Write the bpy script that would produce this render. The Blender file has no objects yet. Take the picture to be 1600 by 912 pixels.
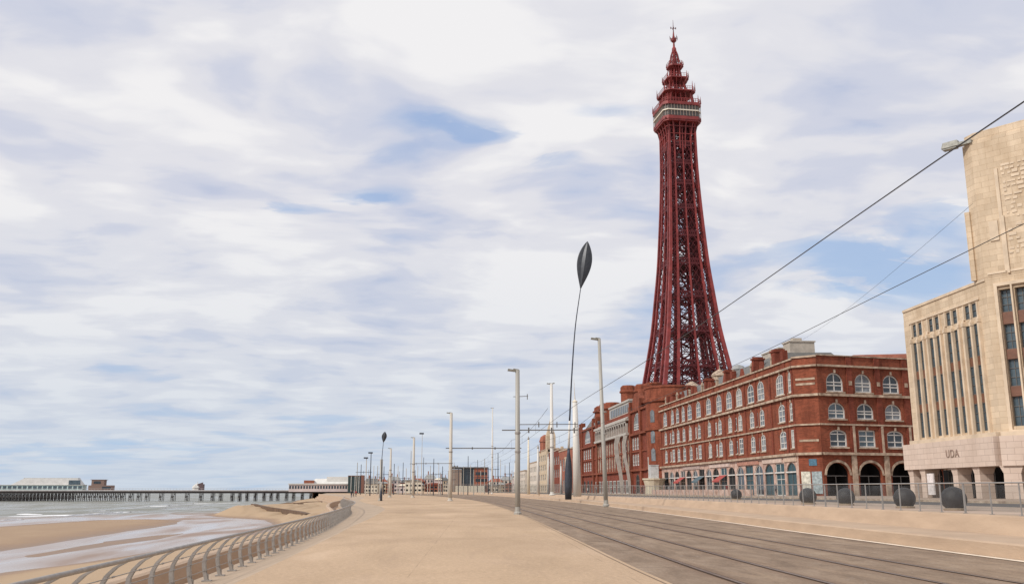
import bpy, bmesh, math, random
from mathutils import Vector, Matrix
random.seed(7)
R = math.radians
sc = bpy.context.scene
col = sc.collection
# ------------------------------------------------------------------ camera, sky, sun, exposure
PSI, TH, FPX, HC = R(5.1), math.atan(310/1450), 1450.0, 1.6
cam_d = bpy.data.cameras.new('camera'); cam_d.sensor_width = 36; cam_d.lens = 36*FPX/1600
cam_d.clip_end = 60000; cam_d.clip_start = 0.1
cam = bpy.data.objects.new('camera', cam_d); col.objects.link(cam)
cam.location = (0, 0, HC); cam.rotation_euler = (R(90)+TH, 0, -PSI); sc.camera = cam
sc.render.resolution_x, sc.render.resolution_y = 1024, 583
sc.view_settings.view_transform = 'Standard'; sc.view_settings.look = 'None'
sc.view_settings.exposure = 0.02; sc.view_settings.gamma = 1
sc.view_settings.use_curve_mapping = False
SUN_AZ, SUN_EL = R(-118), R(40)            # azimuth from +Y, clockwise positive
sun_d = bpy.data.lights.new('sun', 'SUN'); sun_d.energy = 2.9; sun_d.angle = R(5); sun_d.color = (1, .95, .88)
sun = bpy.data.objects.new('sun', sun_d); col.objects.link(sun)
sd = Vector((math.sin(SUN_AZ)*math.cos(SUN_EL), math.cos(SUN_AZ)*math.cos(SUN_EL), math.sin(SUN_EL)))
sun.rotation_euler = sd.to_track_quat('Z', 'Y').to_euler(); sun.location = (-40, -20, 80)

world = bpy.data.worlds.new('World'); sc.world = world; world.use_nodes = True
def ray(px, py):
    u = (px-800)/FPX; v = (456-py)/FPX
    f = math.cos(TH)-v*math.sin(TH); z = math.sin(TH)+v*math.cos(TH)
    return Vector((u*math.cos(PSI)+f*math.sin(PSI), -u*math.sin(PSI)+f*math.cos(PSI), z))
def build_world():
    nt = world.node_tree; N = nt.nodes; L = nt.links; N.clear()
    def nd(t, **k):
        n = N.new(t)
        for a, b in k.items(): setattr(n, a, b)
        return n
    def mth(op, a, b=None, c=None, clamp=False):
        n = nd('ShaderNodeMath', operation=op); n.use_clamp = clamp
        for i, v in enumerate((a, b, c)):
            if v is None: continue
            if isinstance(v, (int, float)): n.inputs[i].default_value = v
            else: L.new(v, n.inputs[i])
        return n.outputs[0]
    def ramp(v, stops, interp='LINEAR'):
        n = nd('ShaderNodeValToRGB'); cr = n.color_ramp; cr.interpolation = interp
        while len(cr.elements) < len(stops): cr.elements.new(.5)
        for e, (p, c) in zip(cr.elements, stops):
            e.position = p; e.color = (c, c, c, 1) if isinstance(c, (int, float)) else (*c, 1)
        L.new(v, n.inputs[0]); return n.outputs[0]
    out = nd('ShaderNodeOutputWorld'); bg = nd('ShaderNodeBackground'); bg.inputs[1].default_value = 0.1
    L.new(bg.outputs[0], out.inputs[0])
    sky = nd('ShaderNodeTexSky', sky_type='NISHITA'); sky.sun_disc = False
    sky.sun_elevation = SUN_EL; sky.sun_rotation = SUN_AZ; sky.air_density = 1.0; sky.dust_density = .6; sky.ozone_density = 2.0
    tc = nd('ShaderNodeTexCoord'); sp = nd('ShaderNodeSeparateXYZ'); L.new(tc.outputs['Generated'], sp.inputs[0])
    zz = mth('ADD', mth('MAXIMUM', sp.outputs[2], 0.0), 0.11)
    X = mth('DIVIDE', sp.outputs[0], zz); Y = mth('DIVIDE', sp.outputs[1], zz)
    cb = nd('ShaderNodeCombineXYZ'); L.new(X, cb.inputs[0]); L.new(Y, cb.inputs[1])
    wn = nd('ShaderNodeTexNoise'); wn.inputs['Scale'].default_value = 1.1; wn.inputs['Detail'].default_value = 4; L.new(cb.outputs[0], wn.inputs['Vector'])
    wv = nd('ShaderNodeVectorMath', operation='MULTIPLY_ADD'); L.new(wn.outputs['Color'], wv.inputs[0]); wv.inputs[1].default_value = (.44, .44, 0); L.new(cb.outputs[0], wv.inputs[2])
    wo_ = nd('ShaderNodeVectorMath', operation='SUBTRACT'); L.new(wv.outputs[0], wo_.inputs[0]); wo_.inputs[1].default_value = (.22, .22, 0)
    P = wo_.outputs[0]
    sp2 = nd('ShaderNodeSeparateXYZ'); L.new(P, sp2.inputs[0]); XW, YW = sp2.outputs[0], sp2.outputs[1]
    def noise(scale, mapsc=(1, 1, 1), rot=0, det=4, rough=.5, dist=0, off=(0, 0, 0), src=None):
        m = nd('ShaderNodeMapping'); m.inputs['Scale'].default_value = mapsc; m.inputs['Rotation'].default_value = (0, 0, rot)
        m.inputs['Location'].default_value = off
        L.new(src or P, m.inputs[0])
        t = nd('ShaderNodeTexNoise'); t.inputs['Scale'].default_value = scale; t.inputs['Detail'].default_value = det
        t.inputs['Roughness'].default_value = rough; t.inputs['Distortion'].default_value = dist
        L.new(m.outputs[0], t.inputs['Vector']); return t.outputs[0]
    # three octaves of cloud: broad rolls, ripples, wisps
    big = noise(.8, (1, .8, 1), R(18), 3, .45, .0, (3.1, 1.2, 0))
    rip = noise(2.1, (1.0, 1.0, 1), R(-10), 2.5, .42, .0, (0.3, 4, 0))
    rip2 = noise(4.4, (.9, 1.15, 1), R(-16), 3, .45, .0, (5, 2.5, 0))
    tone = noise(1.3, (.9, 1.0, 1), R(8), 3, .45, .0, (9, 2, 0))
    fine = noise(11.0, (.7, 1.1, 1), R(-6), 5, .55, .1, (1, 7, 0))
    dens = mth('ADD', mth('ADD', mth('MULTIPLY', big, .34), mth('MULTIPLY', rip, .40)), mth('ADD', mth('MULTIPLY', rip2, .18), mth('MULTIPLY', fine, .08)))
    # openings in the deck, given by their direction
    holes = None
    for (px, py, rx, ry, rot, amp) in HOLES:
        d = ray(px, py); q = (d.x/(d.z+.11*d.length), d.y/(d.z+.11*d.length))
        d2 = ray(px+rx, py); q2 = (d2.x/(d2.z+.11*d2.length), d2.y/(d2.z+.11*d2.length))
        d3 = ray(px, py-ry); q3 = (d3.x/(d3.z+.11*d3.length), d3.y/(d3.z+.11*d3.length))
        sx = max(.05, math.hypot(q2[0]-q[0], q2[1]-q[1])); sy = max(.05, math.hypot(q3[0]-q[0], q3[1]-q[1]))
        dx = mth('SUBTRACT', XW, q[0]); dy = mth('SUBTRACT', YW, q[1])
        c, s = math.cos(rot), math.sin(rot)
        a = mth('DIVIDE', mth('ADD', mth('MULTIPLY', dx, c), mth('MULTIPLY', dy, s)), sx)
        b = mth('DIVIDE', mth('SUBTRACT', mth('MULTIPLY', dy, c), mth('MULTIPLY', dx, s)), sy)
        r2 = mth('ADD', mth('MULTIPLY', a, a), mth('MULTIPLY', b, b))
        g = mth('MULTIPLY', mth('EXPONENT', mth('MULTIPLY', r2, -1.0)), amp)
        holes = g if holes is None else mth('ADD', holes, g)
    brk = noise(3.6, (.8, 1.2, 1), R(25), 5, .6, .3, (2, 9, 0))
    holes = mth('MULTIPLY', holes, ramp(brk, [(.36, .1), (.5, .9), (.6, 1)]))
    dens = mth('SUBTRACT', dens, mth('MULTIPLY', holes, 1.1))
    mask = ramp(dens, [(.22, .22), (.34, .62), (.44, 1)], 'EASE')
    # thicker, greyer undersides against white tops
    shade = mth('ADD', mth('ADD', mth('MULTIPLY', tone, .28), mth('MULTIPLY', rip, .36)), mth('ADD', mth('MULTIPLY', rip2, .26), mth('MULTIPLY', fine, .10)))
    ccol = ramp(shade, [(.37, (5.1, 5.6, 7.1)), (.44, (6.2, 6.45, 7.5)), (.50, (7.45, 7.45, 7.95)), (.57, (8.7, 8.6, 8.7))], 'EASE')
    # nearer the horizon the layer is thinner and bluer
    elev = sp.outputs[2]
    hz = ramp(elev, [(0.0, .8), (.06, .55), (.16, .22), (.3, 0)])
    mixh = nd('ShaderNodeMix', data_type='RGBA'); L.new(hz, mixh.inputs[0]); L.new(ccol, mixh.inputs[6]); mixh.inputs[7].default_value = (5.2, 6.15, 7.3, 1)
    skyc = nd('ShaderNodeMix', data_type='RGBA'); skyc.inputs[0].default_value = .75; L.new(sky.outputs[0], skyc.inputs[6]); skyc.inputs[7].default_value = (3.3, 4.9, 8.0, 1)
    skyh = nd('ShaderNodeMix', data_type='RGBA'); L.new(ramp(elev, [(0, 1), (.16, .6), (.34, 0)]), skyh.inputs[0]); L.new(skyc.outputs[2], skyh.inputs[6]); skyh.inputs[7].default_value = (4.3, 5.9, 7.9, 1)
    mx = nd('ShaderNodeMix', data_type='RGBA'); L.new(mask, mx.inputs[0]); L.new(skyh.outputs[2], mx.inputs[6]); L.new(mixh.outputs[2], mx.inputs[7])
    L.new(mx.outputs[2], bg.inputs[0])
# px, py, half width, half height (photo pixels of the direction), rotation, depth
HOLES = [(655, 178, 70, 10, 0, .22), (725, 205, 60, 14, 0, .28), (865, 205, 90, 16, 0, .24), (915, 172, 100, 18, 0, .14), (835, 250, 55, 16, 0, .16), (600, 225, 50, 10, 0, .1),
         (430, 322, 80, 10, 0, .26), (570, 293, 60, 12, 0, .26), (490, 306, 110, 10, 0, .12),
         (1390, 440, 150, 45, 0, .30), (1270, 400, 130, 28, 0, .2), (1480, 350, 110, 35, 0, .2), (1330, 215, 80, 12, 0, .05), (1500, 480, 90, 25, 0, .16),
         (60, 95, 60, 10, 0, .05), (300, 20, 120, 14, 0, .05), (1330, 90, 100, 20, 0, .0),
         (200, 700, 420, 26, 0, .16), (620, 655, 260, 12, 0, .16), (1000, 610, 150, 14, 0, .10)]
build_world()

# ------------------------------------------------------------------ materials
MATS = {}
def mat(name, base, rough=.7, var=.15, scale=3.0, bump=0.0, bscale=20.0, metal=0.0, base2=None, spec=None, det=6, stretch=(1, 1, 1), coat=0):
    if name in MATS: return MATS[name]
    m = bpy.data.materials.new(name); m.use_nodes = True; nt = m.node_tree; N = nt.nodes; L = nt.links
    b = N['Principled BSDF']; b.inputs['Roughness'].default_value = rough; b.inputs['Metallic'].default_value = metal
    if spec is not None: b.inputs['Specular IOR Level'].default_value = spec
    if coat: b.inputs['Coat Weight'].default_value = coat
    tc = N.new('ShaderNodeTexCoord'); mp = N.new('ShaderNodeMapping'); mp.inputs['Scale'].default_value = stretch; L.new(tc.outputs['Object'], mp.inputs[0])
    n = N.new('ShaderNodeTexNoise'); n.inputs['Scale'].default_value = scale; n.inputs['Detail'].default_value = det; n.inputs['Roughness'].default_value = .6
    L.new(mp.outputs[0], n.inputs['Vector'])
    cr = N.new('ShaderNodeValToRGB'); cr.color_ramp.elements[0].position = .3; cr.color_ramp.elements[1].position = .7
    c2 = base2 or tuple(min(1, c*(1+var)) for c in base); c1 = tuple(c*(1-var) for c in base)
    cr.color_ramp.elements[0].color = (*c1, 1); cr.color_ramp.elements[1].color = (*c2, 1)
    L.new(n.outputs[0], cr.inputs[0]); L.new(cr.outputs[0], b.inputs['Base Color'])
    if bump:
        n2 = N.new('ShaderNodeTexNoise'); n2.inputs['Scale'].default_value = bscale; n2.inputs['Detail'].default_value = 5; L.new(mp.outputs[0], n2.inputs['Vector'])
        bp = N.new('ShaderNodeBump'); bp.inputs['Strength'].default_value = bump; bp.inputs['Distance'].default_value = .05
        L.new(n2.outputs[0], bp.inputs['Height']); L.new(bp.outputs[0], b.inputs['Normal'])
    MATS[name] = m; return m
def mat_masonry(name, base, bw, bh, mortar, rough=.85, var=.18, msize=.03, stain=.35, stain_col=None, sscale=.35):
    """coursed blocks or bricks laid by surface direction, with weather stains"""
    if name in MATS: return MATS[name]
    m = bpy.data.materials.new(name); m.use_nodes = True; nt = m.node_tree; N = nt.nodes; L = nt.links
    b = N['Principled BSDF']; b.inputs['Roughness'].default_value = rough; b.inputs['Specular IOR Level'].default_value = .25
    g = N.new('ShaderNodeNewGeometry'); tc = N.new('ShaderNodeTexCoord')
    cr_ = N.new('ShaderNodeVectorMath'); cr_.operation = 'CROSS_PRODUCT'; L.new(g.outputs['True Normal'], cr_.inputs[0]); cr_.inputs[1].default_value = (0, 0, 1)
    dt = N.new('ShaderNodeVectorMath'); dt.operation = 'DOT_PRODUCT'; L.new(cr_.outputs[0], dt.inputs[0]); L.new(tc.outputs['Object'], dt.inputs[1])
    sp = N.new('ShaderNodeSeparateXYZ'); L.new(tc.outputs['Object'], sp.inputs[0])
    cb = N.new('ShaderNodeCombineXYZ'); L.new(dt.outputs['Value'], cb.inputs[0]); L.new(sp.outputs[2], cb.inputs[1])
    br = N.new('ShaderNodeTexBrick'); L.new(cb.outputs[0], br.inputs['Vector'])
    br.inputs['Scale'].default_value = 1; br.inputs['Brick Width'].default_value = bw; br.inputs['Row Height'].default_value = bh
    br.inputs['Mortar Size'].default_value = msize; br.inputs['Mortar Smooth'].default_value = .3
    br.inputs['Color1'].default_value = (*[c*(1-var) for c in base], 1); br.inputs['Color2'].default_value = (*[min(1, c*(1+var)) for c in base], 1)
    br.inputs['Mortar'].default_value = (*mortar, 1)
    n = N.new('ShaderNodeTexNoise'); n.inputs['Scale'].default_value = sscale; n.inputs['Detail'].default_value = 7; n.inputs['Roughness'].default_value = .65
    mp = N.new('ShaderNodeMapping'); mp.inputs['Scale'].default_value = (1.6, 1.6, .55); L.new(tc.outputs['Object'], mp.inputs[0]); L.new(mp.outputs[0], n.inputs['Vector'])
    cr = N.new('ShaderNodeValToRGB'); cr.color_ramp.elements[0].position = .42; cr.color_ramp.elements[1].position = .68
    cr.color_ramp.elements[0].color = (0, 0, 0, 1); cr.color_ramp.elements[1].color = (stain,)*3+(1,); L.new(n.outputs[0], cr.inputs[0])
    mx = N.new('ShaderNodeMix'); mx.data_type = 'RGBA'; L.new(cr.outputs[0], mx.inputs[0]); L.new(br.outputs[0], mx.inputs[6])
    mx.inputs[7].default_value = (*(stain_col or tuple(c*.45 for c in base)), 1)
    L.new(mx.outputs[2], b.inputs['Base Color'])
    bp = N.new('ShaderNodeBump'); bp.inputs['Strength'].default_value = .4; bp.inputs['Distance'].default_value = .03
    L.new(br.outputs['Fac'], bp.inputs['Height']); bp.invert = True; L.new(bp.outputs[0], b.inputs['Normal'])
    MATS[name] = m; return m

def glass_mat(name, tint, alpha, rough=.05):
    m = bpy.data.materials.new(name); m.use_nodes = True; N = m.node_tree.nodes; L = m.node_tree.links
    b = N['Principled BSDF']; out = N['Material Output']
    b.inputs['Base Color'].default_value = (*tint, 1); b.inputs['Roughness'].default_value = rough
    t = N.new('ShaderNodeBsdfTransparent'); t.inputs[0].default_value = (.93, .96, .96, 1)
    mx = N.new('ShaderNodeMixShader'); n = N.new('ShaderNodeTexNoise'); n.inputs['Scale'].default_value = .8
    tc = N.new('ShaderNodeTexCoord'); L.new(tc.outputs['Object'], n.inputs['Vector'])
    mr = N.new('ShaderNodeMapRange'); mr.inputs['From Min'].default_value = .3; mr.inputs['From Max'].default_value = .7
    mr.inputs['To Min'].default_value = alpha*.6; mr.inputs['To Max'].default_value = alpha*1.5; L.new(n.outputs[0], mr.inputs[0])
    L.new(mr.outputs[0], mx.inputs[0]); L.new(t.outputs[0], mx.inputs[1]); L.new(b.outputs[0], mx.inputs[2]); L.new(mx.outputs[0], out.inputs[0])
    return m

STEEL = mat('galvanised_steel', (.33, .30, .27), .5, .2, 4, .1, 40, .3)
PAINTGREY = mat('grey_pole_paint', (.36, .34, .30), .55, .14, 1.2, 0, 1, .1, stretch=(3, 3, .35))
PALEPOLE = mat('pale_pole_paint', (.50, .455, .39), .5, .1, 1.5, stretch=(3, 3, .35))
WHITEP = mat('white_mast_paint', (.63, .60, .55), .45, .08, 1.0, stretch=(3, 3, .3))
DARKMETAL = mat('dark_weathered_metal', (.045, .05, .065), .5, .25, 2, .1, 30, .3)
LEAF = mat('dark_leaf_shell', (.055, .058, .065), .45, .2, 3, .05, 30, .35)
WIRE = mat('wire', (.03, .03, .035), .5, .1)
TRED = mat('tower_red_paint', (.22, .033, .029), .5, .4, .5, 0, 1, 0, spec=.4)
TRED2 = mat('tower_red_paint_shaded', (.10, .013, .015), .55, .25, .35, spec=.35)  # darker copy of the tower red, shade inside the lattice put into the colour
TWIN = mat('deck_window_mesh', (.10, .085, .075), .4, .3, 3)
AGEDW = mat('aged_white_paint', (.42, .385, .34), .6, .2, .8)
CREAM = mat('cream_stripe_paint', (.74, .66, .52), .5, .06)
BRICK = mat_masonry('red_brick_masonry', (.245, .064, .033), .46, .15, (.26, .10, .06), msize=.018, stain=.85, var=.26, sscale=.45)
BRICK2 = mat_masonry('deep_red_brick', (.22, .048, .026), .46, .15, (.20, .08, .055), msize=.018, stain=.8, var=.26, sscale=.5)
BRICK3 = mat_masonry('dull_red_brick', (.32, .10, .06), .6, .2, (.36, .2, .15), msize=.02, stain=.4)
STONE = mat('weathered_stone_trim', (.28, .18, .12), .8, .3, 1.1, .2, 12, base2=(.60, .47, .35))
PALETILE = mat_masonry('pale_faience', (.63, .50, .36), 1.3, .55, (.42, .31, .205), msize=.014, stain=.55, stain_col=(.36, .25, .15), var=.10, sscale=.32)
PINKTILE = mat_masonry('pinkish_faience', (.60, .48, .40), 1.3, .55, (.38, .29, .24), msize=.02, stain=.4, stain_col=(.42, .31, .24), var=.05)
FIN = mat('faience_fin', (.62, .49, .355), .7, .16, .8, .1, 10)
BRONZE = mat('bronze_spandrel', (.17, .075, .045), .5, .2, 2)
GLASSD = mat('dark_window_glass', (.035, .045, .055), .07, .5, .9, spec=.6)
GLASSB = mat('bluish_window_glass', (.07, .10, .12), .08, .45, .7, spec=.7)
GLASSP = mat('pale_window_glass', (.16, .17, .18), .12, .6, .8, spec=.6)
CURT = mat('curtained_window', (.30, .29, .27), .25, .5, 1.2, stretch=(4, 4, .4))
WINW = mat('white_window_frame', (.56, .53, .48), .5, .2, .6, base2=(.74, .72, .68))
WING = mat('dark_window_frame', (.13, .12, .11), .5, .1)
SLATE = mat('grey_slate', (.13, .125, .115), .65, .25, 1.4, .2, 14, stretch=(1, 1, 3))
LEAD = mat('lead_dome', (.28, .28, .27), .55, .2, 1.2)
TEAL = mat('teal_shutter', (.03, .075, .092), .5, .3, 1.6, stretch=(1, 1, 5))
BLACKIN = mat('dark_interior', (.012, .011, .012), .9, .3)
SHOPC = mat('cream_shopfront', (.42, .22, .15), .7, .3, .9, base2=(.68, .50, .42))
CONC = mat('promenade_wall_concrete', (.41, .292, .20), .85, .05, .9, .25, 10, base2=(.49, .355, .245), stretch=(1, .5, 2.5))
CONC2 = mat('grey_concrete', (.38, .285, .20), .85, .16, 1.0, .2, 12)
ROCK = mat('dark_sphere_finish', (.022, .02, .021), .6, .3, 5, .3, 25)
TIMBER = mat('pier_ironwork', (.045, .036, .035), .8, .3)
PIERW = mat('pier_deck_paint', (.50, .46, .44), .7, .2, .3)
PINKW = mat('pale_pink_render', (.62, .52, .49), .7, .12, .2)

# ------------------------------------------------------------------ helpers
class MB:
    def __init__(s, M=None): s.v = []; s.f = []; s.m = []; s.M = M; s.mi = 0; s.uv = None
    def add(s, vs, fs, mi=None):
        b = len(s.v); s.v += [tuple(v) for v in vs]; s.f += [tuple(b+i for i in f) for f in fs]; s.m += [s.mi if mi is None else mi]*len(fs)
        return s
    def box(s, x0, x1, y0, y1, z0, z1, mi=None):
        return s.add([(x0, y0, z0), (x1, y0, z0), (x1, y1, z0), (x0, y1, z0), (x0, y0, z1), (x1, y0, z1), (x1, y1, z1), (x0, y1, z1)],
              [(0, 3, 2, 1), (4, 5, 6, 7), (0, 1, 5, 4), (1, 2, 6, 5), (2, 3, 7, 6), (3, 0, 4, 7)], mi)
    def bar(s, p, q, w, w2=None, n=4, mi=None, wq=None):
        p, q = Vector(p), Vector(q); d = (q-p)
        if d.length < 1e-6: return s
        d.normalize(); up = Vector((0, 0, 1)) if abs(d.z) < .9 else Vector((1, 0, 0))
        a = d.cross(up).normalized(); b = a.cross(d).normalized(); r = w/2; rq = (wq if wq is not None else w)/2
        k = 1.4142 if n == 4 else 1; off = math.pi/4 if n == 4 else 0
        vs = []
        for c, rr in ((p, r), (q, rq)):
            for i in range(n):
                t = off+2*math.pi*i/n; vs.append(c+(a*math.cos(t)+b*math.sin(t)*((w2/w) if w2 else 1))*rr*k)
        fs = [(i, (i+1) % n, n+(i+1) % n, n+i) for i in range(n)]+[tuple(reversed(range(n))), tuple(range(n, 2*n))]
        return s.add(vs, fs, mi)
    def tube(s, pts, rads, n=10, mi=None, caps=True):
        pts = [Vector(p) for p in pts]; 
        if not hasattr(rads, '__len__'): rads = [rads]*len(pts)
        vs = []; a = None
        for i, p in enumerate(pts):
            d = (pts[min(i+1, len(pts)-1)]-pts[max(i-1, 0)]).normalized()
            if a is None:
                up = Vector((0, 0, 1)) if abs(d.z) < .9 else Vector((1, 0, 0)); a = d.cross(up).normalized()
            a = (a-d*a.dot(d)).normalized(); b = d.cross(a)
            for k in range(n):
                t = 2*math.pi*k/n; vs.append(p+(a*math.cos(t)+b*math.sin(t))*rads[i])
        fs = []
        for i in range(len(pts)-1):
            for k in range(n): fs.append((i*n+k, i*n+(k+1) % n, (i+1)*n+(k+1) % n, (i+1)*n+k))
        if caps: fs += [tuple(reversed(range(n))), tuple(range((len(pts)-1)*n, len(pts)*n))]
        return s.add(vs, fs, mi)
    def lathe(s, prof, c=(0, 0), n=16, mi=None):
        vs = []; 
        for r, z in prof:
            for k in range(n):
                t = 2*math.pi*(k+.5)/n; vs.append((c[0]+r*math.cos(t), c[1]+r*math.sin(t), z))
        fs = []
        for i in range(len(prof)-1):
            for k in range(n): fs.append((i*n+k, i*n+(k+1) % n, (i+1)*n+(k+1) % n, (i+1)*n+k))
        fs += [tuple(reversed(range(n))), tuple(range((len(prof)-1)*n, len(prof)*n))]
        return s.add(vs, fs, mi)
    def prism(s, poly, z0, z1, top=None, mi=None):
        n = len(poly); t = top or poly
        vs = [(x, y, z0) for x, y in poly]+[(x, y, z1) for x, y in t]
        return s.add(vs, [(i, (i+1) % n, n+(i+1) % n, n+i) for i in range(n)]+[tuple(reversed(range(n))), tuple(range(n, 2*n))], mi)
    def build(s, name, mats, parent=None, smooth=False, uv=None):
        me = bpy.data.meshes.new(name)
        vs = s.v
        if s.M is not None: vs = [tuple(s.M @ Vector(v)) for v in vs]
        me.from_pydata(vs, [], s.f)
        if not isinstance(mats, (list, tuple)): mats = [mats]
        for m in mats: me.materials.append(m)
        if len(mats) > 1: me.polygons.foreach_set('material_index', s.m)
        if smooth is True:
            me.polygons.foreach_set('use_smooth', [True]*len(me.polygons))
        if uv:
            l = me.uv_layers.new(name='UVMap')
            for lp in me.loops: l.data[lp.index].uv = uv[lp.vertex_index]
        me.validate(); me.update()
        o = bpy.data.objects.new(name, me); col.objects.link(o)
        if smooth == 'auto':
            try: me.shade_smooth_by_angle(R(35)) if hasattr(me, 'shade_smooth_by_angle') else None
            except Exception: pass
        if parent: o.parent = parent
        return o
def tag(o, label=None, cat=None, group=None, kind=None):
    if label: o['label'] = label
    if cat: o['category'] = cat
    if group: o['group'] = group
    if kind: o['kind'] = kind
    return o
def thing(name, label, cat, loc=(0, 0, 0), rz=0, group=None):
    o = bpy.data.objects.new(name, None); col.objects.link(o); o.location = loc; o.rotation_euler = (0, 0, rz)
    o.empty_display_size = .2
    return tag(o, label, cat, group)
def copy_tree(o, parent=None):
    c = o.copy(); col.objects.link(c)
    if parent: c.parent = parent
    for ch in [x for x in bpy.data.objects if x.parent == o]: copy_tree(ch, c)
    return c
def interp(P, t):
    if t <= P[0][1]: i = 0
    elif t >= P[-1][1]: i = len(P)-2
    else: i = max(k for k in range(len(P)-1) if P[k][1] <= t)
    (x0, y0), (x1, y1) = P[i], P[i+1]
    if t < P[0][1] or t > P[-1][1]: return x0+(x1-x0)*(t-y0)/(y1-y0)
    # hermite
    def sl(k):
        a = max(k-1, 0); b = min(k+1, len(P)-1); return (P[b][0]-P[a][0])/(P[b][1]-P[a][1])
    h = y1-y0; u = (t-y0)/h; m0, m1 = sl(i)*h, sl(i+1)*h
    return (2*u**3-3*u*u+1)*x0+(u**3-2*u*u+u)*m0+(-2*u**3+3*u*u)*x1+(u**3-u*u)*m1
EC = [(3.6, -30), (4.1, 5), (4.35, 17), (4.55, 22), (5.05, 32), (6.35, 62), (7.7, 110), (8.0, 150), (6.6, 210), (2.5, 280), (-5, 350), (-15, 430), (-34, 540), (-62, 700)]
LC = [(12.6, -30), (13.7, 5), (14.1, 20), (15.0, 36), (16.4, 55), (18.0, 80), (20.6, 130), (21.6, 200), (21.6, 300), (17, 400), (6, 500), (-12, 600), (-40, 720)]
WC = [(-5.2, -30), (-5.3, 0), (-5.25, 25), (-5.3, 42), (-5.7, 60), (-7.5, 95), (-11.5, 130), (-15, 170), (-18, 230), (-27, 320), (-45, 450), (-70, 640)]
E_ = lambda t: interp(EC, t)
L_ = lambda t: interp(LC, t)
W_ = lambda t: interp(WC, t)
def at(px, py, Y):
    d = ray(px, py); k = Y/d.y; return Vector((d.x*k, Y, HC+d.z*k))
YS = [-20+4*i for i in range(0, 31)]+[104+8*i for i in range(0, 76)]
def sheet(name, cols, ys, m, uvw=False):
    """cols: list of (fx(Y), z or fz(Y)) across; strip surface following curves"""
    mb = MB(); uv = []
    for y in ys:
        for fx, z in cols:
            x = fx(y); zz = z(y) if callable(z) else z; mb.v.append((x, y, zz)); uv.append((x-cols[0][0](y), y))
    n = len(cols)
    for i in range(len(ys)-1):
        for k in range(n-1): mb.f.append((i*n+k, i*n+k+1, (i+1)*n+k+1, (i+1)*n+k)); mb.m.append(0)
    return mb.build(name, m, uv=uv)

# ------------------------------------------------------------------ ground materials
def prom_mat():
    m = bpy.data.materials.new('sandy_promenade_surface'); m.use_nodes = True; N = m.node_tree.nodes; L = m.node_tree.links
    b = N['Principled BSDF']; b.inputs['Roughness'].default_value = .9; b.inputs['Specular IOR Level'].default_value = .2
    tc = N.new('ShaderNodeTexCoord')
    def nz(sc_, det=6, st=(1, 1, 1), dist=0):
        mp = N.new('ShaderNodeMapping'); mp.inputs['Scale'].default_value = st; L.new(tc.outputs['Object'], mp.inputs[0])
        n = N.new('ShaderNodeTexNoise'); n.inputs['Scale'].default_value = sc_; n.inputs['Detail'].default_value = det; n.inputs['Roughness'].default_value = .65; n.inputs['Distortion'].default_value = dist
        L.new(mp.outputs[0], n.inputs['Vector']); return n.outputs[0]
    def rp(v, s):
        r = N.new('ShaderNodeValToRGB')
        while len(r.color_ramp.elements) < len(s): r.color_ramp.elements.new(.5)
        for e, (p, c) in zip(r.color_ramp.elements, s): e.position = p; e.color = (*c, 1)
        L.new(v, r.inputs[0]); return r.outputs[0]
    def mixc(f, a, c, mode='MIX'):
        x = N.new('ShaderNodeMix'); x.data_type = 'RGBA'; x.blend_type = mode
        if isinstance(f, float): x.inputs[0].default_value = f
        else: L.new(f, x.inputs[0])
        for i, v in ((6, a), (7, c)):
            if isinstance(v, tuple): x.inputs[i].default_value = (*v, 1)
            else: L.new(v, x.inputs[i])
        return x.outputs[2]
    base = rp(nz(.35, 6, (1, .35, 1), .6), [(.3, (.455, .325, .212)), (.7, (.555, .402, .272))])
    grain = rp(nz(9, 8), [(.3, (.80, .80, .80)), (.7, (1.1, 1.1, 1.1))])
    speck = rp(nz(60, 3), [(.25, (.72, .7, .7)), (.5, (1, 1, 1)), (.72, (1.18, 1.16, 1.12))])
    c = mixc(1.0, base, grain, 'MULTIPLY'); c = mixc(.8, c, speck, 'MULTIPLY')
    st = rp(nz(.9, 5, (1, .15, 1), 1.5), [(.56, (0, 0, 0)), (.66, (.3, .3, .3))]); c = mixc(st, c, (.38, .27, .19))
    dn = rp(nz(.25, 5, (1, .5, 1), 1), [(.55, (0, 0, 0)), (.7, (.5, .5, .5))]); c = mixc(dn, c, (.57, .42, .295))
    # bay joints of the slab, broken by sand, and a few long cracks
    bt = N.new('ShaderNodeTexBrick'); mpb = N.new('ShaderNodeMapping'); mpb.inputs['Rotation'].default_value = (0, 0, R(3)); mpb.inputs['Location'].default_value = (1.3, 0, 0); L.new(tc.outputs['Object'], mpb.inputs[0]); L.new(mpb.outputs[0], bt.inputs['Vector'])
    bt.inputs['Scale'].default_value = 1; bt.inputs['Brick Width'].default_value = 4.2; bt.inputs['Row Height'].default_value = 4.2; bt.inputs['Mortar Size'].default_value = .014; bt.offset = 0
    jm = N.new('ShaderNodeMath'); jm.operation = 'MULTIPLY'; L.new(bt.outputs['Fac'], jm.inputs[0]); L.new(rp(nz(.5, 5), [(.42, (0, 0, 0)), (.62, (.55, .55, .55))]), jm.inputs[1])
    c = mixc(jm.outputs[0], c, (.24, .17, .115))
    pt = rp(nz(.12, 3, (1, .6, 1), .4), [(.35, (.86, .85, .84)), (.65, (1.08, 1.08, 1.07))]); c = mixc(1.0, c, pt, 'MULTIPLY')
    L.new(c, b.inputs['Base Color'])
    bp = N.new('ShaderNodeBump'); bp.inputs['Strength'].default_value = .6; bp.inputs['Distance'].default_value = .03; L.new(nz(5, 8, (1, .6, 1)), bp.inputs['Height']); L.new(bp.outputs[0], b.inputs['Normal'])
    return m
RAILX = [1.35, 2.95, 5.0, 6.45]
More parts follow.
